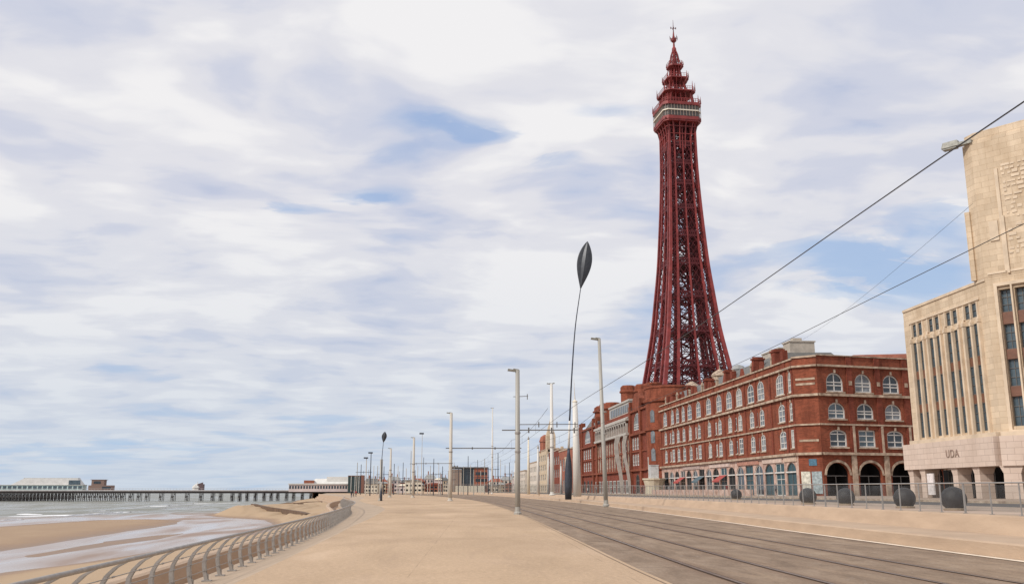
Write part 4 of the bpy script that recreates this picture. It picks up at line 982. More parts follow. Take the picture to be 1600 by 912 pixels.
# lettering
def text_obj(txt, size, M, parent, name, m, ext=.03):
    cu = bpy.data.curves.new(name, 'FONT'); cu.body = txt; cu.size = size; cu.extrude = ext; cu.align_x = 'CENTER'; cu.space_character = 1.15
    t = bpy.data.objects.new(name, cu); col.objects.link(t); dg = bpy.context.evaluated_depsgraph_get()
    me = bpy.data.meshes.new_from_object(t.evaluated_get(dg)); bpy.data.objects.remove(t)
    me.materials.clear(); me.materials.append(m); o = bpy.data.objects.new(name, me); col.objects.link(o); o.parent = parent; o.matrix_local = M
    return o
text_obj('UDA', 1.05, MF @ Matrix.Translation((9.2, -1.02, 4.75)) @ Matrix.Rotation(R(90), 4, 'X'), wo, 'lettering', mat('bronze_letters', (.27, .19, .15), .7), .04)
# corner face and the tower block
ops = []
cols_ = [(1.1, 2.1), (2.45, 3.45), (3.8, 4.8), (7.2, 8.2), (8.55, 9.55), (9.9, 10.9), (13.4, 14.4), (14.75, 15.75), (16.1, 17.1)]
for x0, x1 in cols_: ops.append((x0, x1, 7.2, 19.6, None))
w_ = MB(MG); wall_mesh(w_, 0, 26, 6.55, 20.9, ops, .55); w_.build('wall', PALETILE, wo)
for o in ops:
    for z0, z1 in ((7.2, 9.85), (10.75, 13.2), (14.1, 16.4), (17.5, 19.6)): window_obj(wo, MG, (o[0], o[1], z0, z1, None), .5, WING, GLASSB, 1, 2, .07)
    for z0, z1 in ((9.85, 10.75), (13.2, 14.1), (16.4, 17.5)): a = MB(MG); a.box(o[0]+.01, o[1]-.01, .2, .54, z0, z1); a.build('spandrel', BRONZE, wo)
a = MB(MG)
for i in range(0, 9, 3):
    x0, x1 = cols_[i][0], cols_[i+2][1]
    a.box(x0-.35, x0-.05, -.25, -.002, 6.9, 19.9); a.box(x1+.05, x1+.35, -.25, -.002, 6.9, 19.9); a.box(x0-.35, x1+.35, -.25, -.002, 19.9, 20.2); a.box(x0-.35, x1+.35, -.3, -.002, 6.75, 6.9)
    for q in (0, 1): a.box(cols_[i+q][1]+.1, cols_[i+q+1][0]-.1, -.3, -.002, 6.9, 19.9)
a.build('window_surround', FIN, wo)
a = MB(MG); band(a, 0.1, 26, 6.36, 6.74, .5); a.build('cornice', FIN, wo)
# tower block above: stepped slab with carved relief
a = MB(MG)
ca, sa = math.cos(R(90)+0), 1
bk = Vector((math.cos(-(a2)+R(90)), 0, 0))
# side direction (towards the north) in facade coordinates
nd_ = Matrix.Rotation(-a2, 3, 'Z') @ Vector((0.0, 1.0, 0)); sx_, sy_ = nd_.x, nd_.y
def P3(u, v): return (u+0, v)
side = (sx_*1.3, sy_*1.3)
poly = [(0.02, -.03), (26, -.03), (26, 13), (side[0]+6, side[1]+8), (side[0], side[1])]
a.prism(poly, 20.905, 34.2)
poly2 = [(p[0]+(.25 if i in (0, 4) else 0), p[1]+(.2 if i < 2 else 0)) for i, p in enumerate(poly)]
a.prism(poly2, 34.2, 35.1)
a.prism([(side[0]-.35, side[1]-.3), (side[0]+.1, side[1]-.3), (side[0]+.3, side[1]+.5), (side[0]-.2, side[1]+.6)], 20.9, 27.6)
a.build('corner_tower', PALETILE, wo)
a = MB(MG); rr = random.Random(5)
# relief panel of stepped carved blocks
for u0 in (2.4, 5.9, 10.4, 15):
    for z in [22.3+.42*i for i in range(22)]:
        dens_ = .5 if 24.8 < z < 26.2 else .85
        u = u0+rr.uniform(0, .2)
        while u < u0+2.9:
            w = rr.uniform(.2, .8)
            if rr.random() < dens_*.8: a.box(u, u+w, -.03-rr.uniform(.03, .08), -.029, z+rr.uniform(0, .06), z+rr.uniform(.16, .34))
            u += w+rr.uniform(.05, .3)
    a.box(u0-.5, u0-.2, -.16, -.029, 21.2, 31.0)
for u in (2.1, 5.4, 9.8): a.box(u, u+.22, -.2, -.029, 21.0, 26.4)
a.box(.3, 26, -.10, -.028, 21.1, 21.3); a.box(.9, 1.7, -.14, -.0285, 24.2, 26.1)
a.build('carved_relief', FIN, wo)
a = MB(MG); a.box(-1.05, .2, -.25, .25, 34.1, 34.45); a.prism([(-2.6, -.38), (-.9, -.38), (-.9, .38), (-2.6, .38)], 34.15, 34.75, [(-2.45, -.26), (-1.1, -.26), (-1.1, .26), (-2.45, .26)]); a.prism([(-2.5, -.3), (-1.2, -.3), (-1.2, .3), (-2.5, .3)], 34.0, 34.149)
a.build('floodlight', mat('floodlight_shell', (.30, .29, .25), .6, .3, 4), wo)
for nm, M_, x0, x1 in (('roof', MF, 0, FL),):
    a = MB(M_); a.add([(0, .9, 20.6), (x1, .9, 20.6), (x1, 18, 20.6), (0, 18, 20.6)], [(0, 1, 2, 3)]); a.build(nm, LEAD, wo)

# ------------------------------------------------------------------ low buildings further along and the far town
def small_building(name, label, x, y0, y1, z1, m, depth=14, bays=5, floors=3, roof=None, kind='building', pane=GLASSD, fr=WINW, ground=GZ, group=None, parapet=.5, spire=False):
    t = thing(name, label, kind, (x, y0, ground), 0, group); M_ = frame(t, x, y1, -R(90)); L0 = y1-y0
    ops = []; fh = (z1-ground-1.2)/floors
    for f in range(floors):
        for b in range(bays):
            xc = L0*(b+.5)/bays; w = L0/bays*.28
            z0 = ground+fh*f+(.9 if f else .3); ops.append((xc-w, xc+w, z0, z0+fh*.62, None))
    a = MB(M_); wall_mesh(a, 0, L0, ground-.5, z1, ops, .3); a.box(L0-.01, L0, .001, depth, ground-.5, z1); a.box(0, .01, .001, depth, ground-.5, z1); a.box(0, L0, depth-.01, depth, ground-.5, z1); a.build('wall', m, t)
    for o in ops: window_obj(t, M_, o, .25, fr, pane, 1, 1, .12)
    # south gable end windows
    M2 = frame(t, x, y0, 0); a = MB(M2)
    for f in range(floors):
        for b in range(3): xc = depth*(b+.5)/3; z0 = ground+fh*f+.8; a.box(xc-.7, xc+.7, -.06, -.002, z0, z0+fh*.55)
    a.build('end_windows', pane, t)
    a = MB(M_)
    if roof: a.prism([(0, 0), (L0, 0), (L0, depth), (0, depth)], z1, z1+roof, [(L0*.12, depth*.3), (L0*.88, depth*.3), (L0*.88, depth*.6), (L0*.12, depth*.6)]); a.build('roof', SLATE, t)
    else: a.box(-.2, L0+.2, -.2, depth, z1, z1+parapet); a.build('parapet', STONE, t)
    a = MB(M_)
    for k in range(2): a.box(L0*(.3+.4*k)-.8, L0*(.3+.4*k)+.8, depth*.4, depth*.4+1.2, z1, z1+(roof or 0)+1.8)
    a.build('chimney', m, t)
    return t, M_, L0
sandstone = mat('sandstone_front', (.52, .40, .27), .85, .2, .6, base2=(.62, .50, .36))
palef = mat('pale_stucco_front', (.60, .53, .45), .8, .15, .5)
t, M_, L0 = small_building('arcade_building', 'low dull red brick building with a pale stone panel left of the tower block', 52, 323, 372, 16.5, BRICK3, 18, 6, 2)
a = MB(M_); a.box(L0-30, L0-20, -.4, -.01, 7, 13.4); a.box(L0-31, L0-19, -.5, -.41, 13.4, 13.9); a.build('stone_panel', sandstone, t)
t, M_, L0 = small_building('brick_terrace', 'darker red brick terrace with pale pilasters beyond the stone panel building', 52.5, 374, 410, 17.5, BRICK2, 18, 6, 3)
t, M_, L0 = small_building('stone_hotel', 'sandstone fronted hotel with a slim spire beyond the red brick terrace', 53, 414, 450, 19.5, sandstone, 18, 5, 4)
a = MB(M_); a.box(L0-4, L0, -.6, 3.4, GZ, 25.5); a.prism([(L0-4, -.6), (L0, -.6), (L0, 3.4), (L0-4, 3.4)], 25.5, 33, [(L0-2.1, 1.3), (L0-1.9, 1.3), (L0-1.9, 1.5), (L0-2.1, 1.5)]); a.build('spire', sandstone, t)
a = MB(M_); a.lathe([(2.4, 19), (2.4, 24), (2.8, 24.2), (2.0, 26.5), (.4, 27.5)], (8, 2), 8); a.build('roof_turret', BRICK3, t)
t, M_, L0 = small_building('cream_hotel', 'cream stucco hotel standing beyond the spired sandstone hotel', 54, 455, 500, 15.5, palef, 18, 7, 3)
t, M_, L0 = small_building('cream_guest_house', 'low cream guest house at the far end of the right hand frontage', 52, 505, 570, 12.0, palef, 18, 8, 3)
# dark fronted modern block in the distance (photo x 707-762)
p0 = at(706, 760, 520); p1 = at(762, 760, 520)
mb_ = thing('modern_block', 'distant brown block with a dark glazed front and red end wall', 'building', (p0.x, 520, .8))
w = p1.x-p0.x
a = MB(); a.box(0, w*.27, 0, 20, 0, 12.3); a.build('side_wing', mat('taupe_cladding', (.26, .19, .15), .7, .1), mb_)
a = MB(); a.box(w*.27, w*.62, 1.2, 20, 0, 12.6); a.build('glazed_front', GLASSD, mb_)
a = MB(); a.box(w*.62, w, 0, 20, 0, 12.9)
for k in range(3): a.box(w*.66, w*.97, -.1, -.01, 2+3.6*k, 3.6+3.6*k, 1)
a.build('end_wing', [BRICK3, GLASSD], mb_)
a = MB(); a.box(-.3, w+.3, -.5, 20, 12.9, 13.5); a.build('roof_edge', WING, mb_)
a = MB(); a.box(w*.1, w*.9, -2.5, -.6, 0, 3.4); a.build('ground_floor', CREAM, mb_)
# clutter of far houses along the skyline
rr = random.Random(11)
hs = [(568, 24, 9.5), (585, 20, 9), (604, 22, 11), (625, 18, 8.5), (640, 24, 9.5), (662, 20, 12), (683, 18, 10), (765, 20, 9.5), (782, 24, 11), (800, 20, 12)]
lab = ['cream', 'sandy', 'white', 'brown brick', 'red brick', 'pale pink', 'buff', 'tan', 'cream', 'sandy']
ms = [palef, sandstone, PINKW, BRICK3, BRICK2, PINKW, sandstone, palef, palef, sandstone]
for i, (px, dx, hgt) in enumerate(hs):
    Yd = 690+rr.uniform(-20, 40); q0 = at(px, 765, Yd); q1 = at(px+dx, 765, Yd); w = q1.x-q0.x
    t = thing('distant_house', '%s distant house on the far seafront, %s from the left of its row' % (lab[i], ['first', 'second', 'third', 'fourth', 'fifth', 'sixth', 'seventh', 'eighth', 'ninth', 'tenth'][i]), 'house', (q0.x, Yd, .5), 0, 'distant houses on the far seafront')
    a = MB(); a.box(0, w, 0, 12, 0, hgt*.8)
    for f in range(3):
        for b in range(4): a.box(w*(b+.25)/4, w*(b+.7)/4, -.08, -.001, hgt*.8*(f+.25)/3, hgt*.8*(f+.75)/3, 1)
    a.build('wall', [ms[i], GLASSD], t)
    a = MB(); a.prism([(-.3, -.3), (w+.3, -.3), (w+.3, 12.3), (-.3, 12.3)], hgt*.8, hgt*(1.05), [(w*.2, 4), (w*.8, 4), (w*.8, 8), (w*.2, 8)]); a.build('roof', [SLATE, BRICK3, LEAD][i % 3], t)
    a = MB(); a.box(w*.3, w*.38, 5, 6.5, hgt*.9, hgt*1.28); a.box(w*.7, w*.76, 5, 6.5, hgt*.9, hgt*1.22); a.build('chimney', BRICK3, t)

rr = random.Random(21)
for i in range(16):
    px = 572+i*15.5+rr.uniform(-3, 3); Yd = 600+rr.uniform(-15, 10); p = at(px, 766, Yd); w = rr.uniform(4.5, 10.5); hgt = rr.uniform(3.0, 8.5)
    cc = [('cream', CREAM), ('sandy', sandstone), ('brown', BRICK3), ('white', PINKW)][i % 4]
    t = thing('seafront_stall', '%s seafront stall before the distant houses, %s from the left in its row' % (cc[0], ['first', 'second', 'third', 'fourth', 'fifth', 'sixth', 'seventh', 'eighth', 'ninth', 'tenth', 'eleventh', 'twelfth', 'thirteenth', 'fourteenth', 'fifteenth', 'sixteenth'][i]), 'stall', (p.x, Yd, .3), 0, 'seafront stalls before the distant houses')
    a = MB(); a.box(0, w, 0, 4, 0, hgt); [a.box(w*(q+.15)/4, w*(q+.75)/4, -.05, -.001, hgt*z_, hgt*z_+1.1, 1) for q in range(4) for z_ in ((.15, .55) if hgt > 5 else (.3,))]; a.build('hut', [cc[1], BLACKIN], t)
    a = MB(); a.prism([(-.3, -.6), (w+.3, -.6), (w+.3, 4.2), (-.3, 4.2)], hgt, hgt+1.0, [(w*.3, 1.5), (w*.7, 1.5), (w*.7, 2.5), (w*.3, 2.5)]); a.build('roof', [SLATE, CREAM, BRICK2, LEAD][(i*7) % 4], t)
# ------------------------------------------------------------------ pier
PY = 640
pier = thing('pier', 'long dark seaside pier on iron piles stretching across the horizon', 'pier', (-80, PY, -5))
a = MB(); a.box(-330, 35, 0, 9, 6.3, 7.0); a.build('deck', PIERW, pier)
a = MB(); a.box(-330, 35, .4, 8.6, 4.9, 6.3, 0); a.build('deck_girder', TIMBER, pier)
rr = random.Random(2)
trs = []
x = -330
while x < 20:
    dense = x < -(80) and x < -135+0
    trs.append(x); x += 2.2 if x < -150 else 3.4 if x < -120 else rr.choice([5.2, 7.5, 9, 4.8]) if x < -40 else rr.uniform(3.2, 6)
a = MB(); cnt = 0
def trestle(x):
    m_ = MB()
    for dx in (-.55, .55):
        for yy in (1, 4.5, 8): m_.bar((x+dx, yy, -2), (x+dx*.8, yy, 5), .28)
    m_.bar((x-.6, 1, 1.2), (x+.6, 1, 4.3), .2); m_.bar((x+.6, 1, 1.2), (x-.6, 1, 4.3), .2); m_.bar((x-.8, 1, 2.6), (x+.8, 1, 2.6), .25)
    for yy in (1,): m_.bar((x, yy, 1), (x, 8, 4.5), .2)
    return m_
for i, x in enumerate(trs[-95:]): trestle(x).build('trestle', TIMBER, pier)
m_ = MB()
for x in trs[:-95]: q = trestle(x); m_.add(q.v, q.f)
if m_.v: tag(m_.build('trestle', TIMBER, pier), kind='stuff')
a = MB(); a.box(-330, -150, 1, 1.3, 2.4, 2.8); a.box(-330, -150, 8, 8.3, 1.4, 1.8); a.box(-330, -150, 1, 1.3, 3.8, 4.1); a.build('pile_bracing', TIMBER, pier)
a = MB(); 
for k in range(180): a.bar((-330+k*2, .1, 7), (-330+k*2, .1, 8.0), .1)
a.bar((-330, .1, 8.0), (35, .1, 8.0), .12); a.build('railing', PIERW, pier)
# pavilion, px 0..130
def pxx(px): return at(px, 760, PY).x
def pier_pav(): 
    x0, x1 = pxx(-14), pxx(128); t = thing('pier_theatre', 'white roofed theatre at the sea end of the pier', 'theatre', (x0, PY, 2.05)); w = x1-x0
    a = MB(); a.box(0, w, 1, 8.8, -.02, 3.0)
    for k in range(18): a.box(w*k/18+.5, w*(k+1)/18-.4, .9, .99, .6, 2.5, 1)
    a.build('front', [mat('sea_green_paint', (.50, .62, .60), .6, .2, .5), GLASSB], t)
    a = MB(); a.prism([(w*.2, 1.5), (w*.98, 1.5), (w*.98, 8.5), (w*.2, 8.5)], 3.3, 7.2, [(w*.33, 2.3), (w*.93, 2.3), (w*.93, 7.5), (w*.33, 7.5)]); a.box(w*.33, w*.93, 2.5, 7.3, 7.2, 7.7); a.build('roof', mat('white_metal_roof', (.60, .58, .55), .6, .12, .4), t)
    a = MB(); a.box(-.3, w+.3, .6, 9, 3.0, 3.3); a.build('roof_edge', WINW, t)
    a = MB(); a.box(w*.84, w*.97, 1.3, 1.49, 3.4, 6.2); a.build('gable_window', GLASSB, t)
pier_pav()
t = thing('pier_kiosk', 'dark brown stepped kiosk beside the pier theatre', 'kiosk', (pxx(137), PY, 2.05))
a = MB(); w = pxx(173)-pxx(137); a.box(0, w, 1, 8, -.02, 3.0); a.box(w*.1, w*.65, 2, 7, 3.0, 6.4); a.box(w*.05, w*.7, 1.8, 7.2, 6.4, 6.7); a.build('hut', mat('brown_boards', (.24, .16, .13), .8, .2), t)
a = MB(); a.box(w*.6, w*.98, .9, .99, .6, 2.2); a.box(w*.2, w*.5, 1.9, 1.99, 4, 5.6); a.build('window', GLASSD, t)
t = thing('pier_ride', 'small white domed ride with a dark brown booth alone on the pier', 'fairground ride', (pxx(296), PY, 2.05))
a = MB(); a.lathe([(3.0, 0), (3.0, 1.4), (3.4, 1.5), (2.9, 2.6), (1.6, 3.6), (.6, 4.1), (.2, 4.3), (.1, 5.6)], (4, 4.4), 8); a.build('dome', WINW, t)
a = MB(); a.box(4.5, 8.2, 2, 6.5, 0, 3.8); a.add([(4.5, 1.99, 3.8), (8.2, 1.99, 3.8), (8.2, 1.99, 5)], [(0, 1, 2)]); a.build('booth', mat('dark_pink_boards', (.13, .085, .085), .7, .2), t)
t = thing('pier_entrance_pavilion', 'long white pavilion at the shore end of the pier', 'pavilion', (pxx(452), PY-2, .3))
w = pxx(548)-pxx(452)
a = MB(); a.box(0, w, 0, 16, .6, 5.4)
for k in range(22): a.box(w*(k+.15)/22, w*(k+.75)/22, -.1, -.01, 2.6, 4.4, 1)
a.build('wall', [PINKW, GLASSD], t)
a = MB(); a.box(-.5, w+.5, -.6, 16.5, 5.4, 6.0); a.prism([(w*.3, 2), (w, 2), (w, 15), (w*.3, 15)], 6, 9.2, [(w*.42, 5), (w, 5), (w, 12), (w*.42, 12)]); a.box(w*.6, w, 3, 14, 6, 10.4); a.build('roof', mat('white_roof_sheet', (.68, .66, .62), .6, .1, .5), t)
a = MB(); a.box(w*.24, w*.4, -.2, 6, 6.0, 8.0); a.build('side_wing', BRICK3, t)
t = thing('dark_box_building', 'small dark glass fronted box with a brown side at the pier entrance', 'building', (pxx(545)+.5, PY-14, .3))
w = pxx(569)-pxx(545)
a = MB(); a.box(0, w*.8, 0, 10, 0, 10.6); a.build('glazed_front', mat('dark_green_glass', (.03, .05, .05), .2, .4), t)
a = MB(); a.box(w*.8, w, -.3, 10, 0, 11.2); a.box(-.2, w*.8, -.3, 10, 10.6, 11.0); a.build('side_wall', mat('brown_panel', (.22, .10, .07), .7, .2), t)
a = MB()
for k in range(3): a.bar((w*.2+w*.25*k, -.2, 0), (w*.2+w*.25*k, -.2, 10.6), .35)
a.build('frame_post', WINW, t)

# ------------------------------------------------------------------ sea railing
sr = thing('sea_railing', 'curved galvanised sea railing with arched posts following the seawall', 'railing', (-5.3, 20, -.5))
ys = [8+1.0*i for i in range(0, 100)]
def rp_(y, off, z): return Vector((W_(y)+off-sr.location.x, y-sr.location.y, z-sr.location.z))
fy = [6+.8*i for i in range(0, 115)]+[98+4*i for i in range(20)]
a = MB(); a.tube([rp_(y, .42, .50) for y in fy], .038, 10); a.build('handrail', STEEL, sr, smooth=True)
for o_, z in ((.02, -.02), (.0, -.26), (.17, .22)):
    a = MB(); a.tube([rp_(y, o_, z) for y in fy], .009, 6); a.build('cable', STEEL, sr)
def post_mesh(y):
    a = MB(); 
    for s in (-.045, .045):
        pts = [(.06, -.50), (.0, -.30), (-.03, -.1), (-.01, .08), (.07, .24), (.2, .37), (.36, .46)]
        prev = None; vs = []
        for i, (o_, z) in enumerate(pts):
            w = .042 if i < 3 else .034
            c_ = rp_(y, o_, z); vs += [c_+Vector((-w, s-.012, 0)), c_+Vector((w, s-.012, 0)), c_+Vector((w, s+.012, 0)), c_+Vector((-w, s+.012, 0))]
        n = len(pts); fs = []
        for i in range(n-1):
            for k in range(4): fs.append((i*4+k, i*4+(k+1) % 4, i*4+4+(k+1) % 4, i*4+4+k))
        fs += [(3, 2, 1, 0), (n*4-4, n*4-3, n*4-2, n*4-1)]; a.add(vs, fs)
    for o_, z in ((.0, -.26), (.02, -.02), (.17, .22)):
        c_ = rp_(y, o_, z); a.bar(c_+Vector((0, -.06, 0)), c_+Vector((0, .06, 0)), .035, n=8)
    c_ = rp_(y, .06, -.5); a.box(c_.x-.11, c_.x+.11, c_.y-.1, c_.y+.1, c_.z-.005, c_.z+.02); a.box(c_.x-.03, c_.x+.03, c_.y-.04, c_.y+.04, c_.z, c_.z+.16)
    return a
py_ = [12+1.45*i for i in range(0, 92)]
for y in py_: post_mesh(y).build('post', STEEL, sr)

# ------------------------------------------------------------------ glass fence on the wall
gf = thing('glass_fence', 'glass panel fence with steel posts on top of the concrete wall', 'fence', (16.5, 20, .91))
GL = glass_mat('fence_glass', (.15, .14, .135), .2); POSTM = mat('fence_steel', (.33, .31, .29), .5, .15, 5, metal=.4)
def gp(y, off, z): return Vector((L_(y)+2.34+off-gf.location.x, y-gf.location.y, z-gf.location.z))
ZT = lambda y: 1.82+.20*min(1, max(0, (y-25)/60))+max(0, (y-85)*.0075)
gy = []; y = 10.0
while y < 520: gy.append(y); y += 1.55 if y < 90 else 2.4
stuffG, stuffP = MB(), MB()
for i in range(len(gy)-1):
    y0, y1 = gy[i]+.05, gy[i+1]-.05
    tgt = MB() if i < 99 else stuffG
    p, q = gp(y0, 0, 1.0), gp(y1, 0, 1.0); zt0 = ZT(y0)-gf.location.z-.06; zt1 = ZT(y1)-gf.location.z-.06
    tgt.add([p, q, (q.x, q.y, zt1), (p.x, p.y, zt0)], [(0, 1, 2, 3)])
    if i < 99: tgt.build('glass_panel', GL, gf)
    t2 = MB() if i < 99 else stuffP
    c_ = gp(gy[i], 0, .9); t2.bar(c_, (c_.x, c_.y, ZT(gy[i])-gf.location.z), .032 if i % 4 else .05); t2.box(c_.x-.06, c_.x+.06, c_.y-.05, c_.y+.05, c_.z, c_.z+.02)
    if i < 99: t2.build('post', POSTM, gf)
tag(stuffG.build('glass_panel', GL, gf), kind='stuff'); tag(stuffP.build('post', POSTM, gf), kind='stuff')
a = MB(); a.tube([gp(y, 0, ZT(y)) for y in gy], .022, 8); a.build('top_rail', POSTM, gf)

# ------------------------------------------------------------------ faceted dark spheres behind the fence
sph = [(1490, 776, 35.6, 1.0, 'rightmost and largest dark faceted sphere behind the glass fence'), (1413, 775, 40.5, .98, 'dark faceted sphere behind the fence, below the left edge of the pale building'),
       (1321, 771, 48.5, .98, 'dark faceted sphere behind the fence below the second white arched window'), (1262, 769, 52.5, 1.0, 'dark faceted sphere behind the fence in front of the brick corner'),
       (1150, 768, 78, .98, 'smallest, farthest dark faceted sphere behind the fence')]
for i, (px, py, Y, dd, lb) in enumerate(sph):
    c_ = at(px, py, Y); bm = bmesh.new(); bmesh.ops.create_icosphere(bm, subdivisions=4, radius=dd*.48)
    rr = random.Random(i)
    for v in bm.verts: v.co *= 1+rr.uniform(-.012, .012); 
    for v in bm.verts: v.co.z = max(v.co.z, -dd*.47)
    t = thing('stone_sphere', lb, 'sphere bollard', (c_.x, Y, .85), rr.uniform(0, 3), 'dark spheres behind the glass fence')
    me = bpy.data.meshes.new('ball'); bm.to_mesh(me); bm.free(); me.materials.append(ROCK); me.polygons.foreach_set('use_smooth', [True]*len(me.polygons))
    o = bpy.data.objects.new('ball', me); col.objects.link(o); o.parent = t; o.location = (0, 0, dd*.46-.03)
    a = MB(); a.lathe([(dd*.40, -.0), (dd*.42, .06), (dd*.3, .10), (dd*.2, .13)], n=16); a.build('plinth', CONC2, t)

# ------------------------------------------------------------------ poles, lamps, catenary
def lamp_head(mb, x, y, z, s=1, L=.55):
    mb.add([(x, y-.11, z-.02), (x+s*L, y-.14, z+.06), (x+s*L, y+.14, z+.06), (x, y+.11, z-.02), (x, y-.09, z+.13), (x+s*L*.95, y-.10, z+.20), (x+s*L*.95, y+.10, z+.20), (x, y+.09, z+.13)],
           [(0, 3, 2, 1), (4, 5, 6, 7), (0, 1, 5, 4), (1, 2, 6, 5), (2, 3, 7, 6), (3, 0, 4, 7)])
def tram_pole(label, x, y, zb, zt, r0, r1, m=PAINTGREY, head=-1, arms=(), group='tram and lamp poles', name='tram_pole', heads=1, lean=0):
    t = thing(name, label, 'pole', (x, y, zb), 0, group); H = zt-zb
    a = MB(); a.tube([(0, 0, -.05), (lean*.3, 0, H*.3), (lean, 0, H)], [r0, r0*.85+r1*.15, r1], 12)
    a.build('shaft', m, t, smooth=True)
    a = MB(); a.lathe([(r0*1.5, 0), (r0*1.5, .12), (r0*1.08, .2), (r0*1.04, .5)], n=12); a.build('base_collar', m, t)
    if head:
        a = MB(); lamp_head(a, lean+head*(r1*.6), 0, H-.12, head, .62); a.bar((lean-head*.1, 0, H), (lean+head*.3, 0, H+.06), .09)
        if heads > 1: lamp_head(a, lean-head*(r1*.6), 0, H-.05, -head, .4)
        a.build('lamp_head', mat('lamp_housing', (.20, .18, .14), .6, .3, 5), t)
    for (dz, l0, l1, w) in arms:
        a = MB(); a.bar((l0, 0, dz), (l1, 0, dz+.05), w)
        for k in range(3):
            xx = l0+(l1-l0)*(.35+.3*k)
            if abs(xx) > .4: a.bar((xx, 0, dz-.18), (xx, 0, dz+.2), w*1.3)
        a.build('cantilever_arm', WING, t)
    for dz in (H*.55, H*.42):
        if r0 > .12:
            a = MB(); a.lathe([(r0*1.15, dz), (r0*1.15, dz+.12)], n=10); a.build('clamp_band', STEEL, t)
    return t
tram_pole('stout grey tram pole with lamp standing at the promenade edge, nearest of all', 6.25, 65.6, 0, 10.0, .18, .15, arms=((6.15, 0, 4.3, .05), (5.75, -1.1, 4.3, .07), (8.1, -.3, .75, .04)))
bp_ = at(947, 790, 76); tram_pole('grey lamp pole leaning slightly left on the wall ledge before the brick building', bp_.x, 76, .36, at(940, 529, 76).z, .18, .13, lean=-.30)
tram_pole('slim pale pole with a lamp standing left of the tall grey pole on the sand', 3.6, 150, 0, 13.8, .30, .22, m=PALEPOLE, arms=((8.2, -.8, 11.3, .14), (5.3, -.3, 1.2, .1)))
cp = at(863, 770, 150); tram_pole('white pole with twin lamp heads left of the leaf lamp', cp.x, 150, .9, at(860, 599, 150).z, .34, .22, m=WHITEP, heads=2)
ip = at(769, 771, 330); tram_pole('very tall faint white pole with lamp far behind the gantry', ip.x, 330, .5, at(768, 637, 330).z, .34, .18, m=WHITEP, heads=2)
hp_ = at(645, 776, 222); tram_pole('pale pole with small lamp standing on sand right of the small leaf lamp', hp_.x, 222, 0, at(644, 683, 222).z, .33, .24, m=PALEPOLE, arms=((7.8, -.4, 9, .12),))
tram_pole('tan pole standing just beside the small leaf lamp stem', at(594.5, 776, 156).x, 156, 0, at(594, 717, 156).z, .26, .22, m=PAINTGREY, head=0)
tram_pole('pale pole with a lamp just right of the small leaf lamp', at(609, 775, 235).x, 235, 0, at(609, 700, 235).z, .34, .2, m=PALEPOLE)
# the white tapered mast with a needle
fp_ = at(902, 774, 132)
t = thing('white_mast', 'thick white tapered mast with a thin needle tip right of the leaf lamp', 'mast', (fp_.x, 132, .85), 0, 'white masts along the road')
zt = at(899.5, 628, 132).z-.85
a = MB(); a.tube([(0, 0, -.05), (-.05, 0, zt*.5), (-.15, 0, zt)], [.58, .50, .34], 16); a.build('shaft', WHITEP, t, smooth=True)
a = MB(); a.tube([(-.15, 0, zt), (-.18, 0, zt+1.0), (-.25, 0, zt+3.3)], [.14, .07, .02], 8); a.build('needle', WHITEP, t)
a = MB(); a.lathe([(.36, zt), (.38, zt+.12), (.16, zt+.3)], (-.15, 0), 16); a.build('cap', CREAM, t)
# masts along the brick frontage
for px, yt, Y, lb in [(826, 686, 210, 'cream mast left of the pair of masts, before the sandstone hotel'), (841, 700, 200, 'pale mast between the cream mast and the twin lamp pole'), (877, 727, 240, 'short pale mast just right of the twin lamp pole'), (805, 722, 300, 'thin cream mast immediately left of the nearest grey pole'), (857, 712, 230, 'slim pale mast just left of the twin lamp pole')]:
    p = at(px, 771, Y); t = thing('white_mast', lb, 'mast', (p.x, Y, .85), 0, 'white masts along the road'); zt = at(px, yt, Y).z-.85
    a = MB(); a.tube([(0, 0, -.05), (0, 0, zt*.6), (0, 0, zt)], [.34, .26, .16], 10); a.build('shaft', CREAM if px == 826 else WHITEP, t, smooth=True)
    a = MB(); a.lathe([(.2, zt), (.26, zt+.1), (.05, zt+.7)], n=8); a.build('cap', STEEL, t)
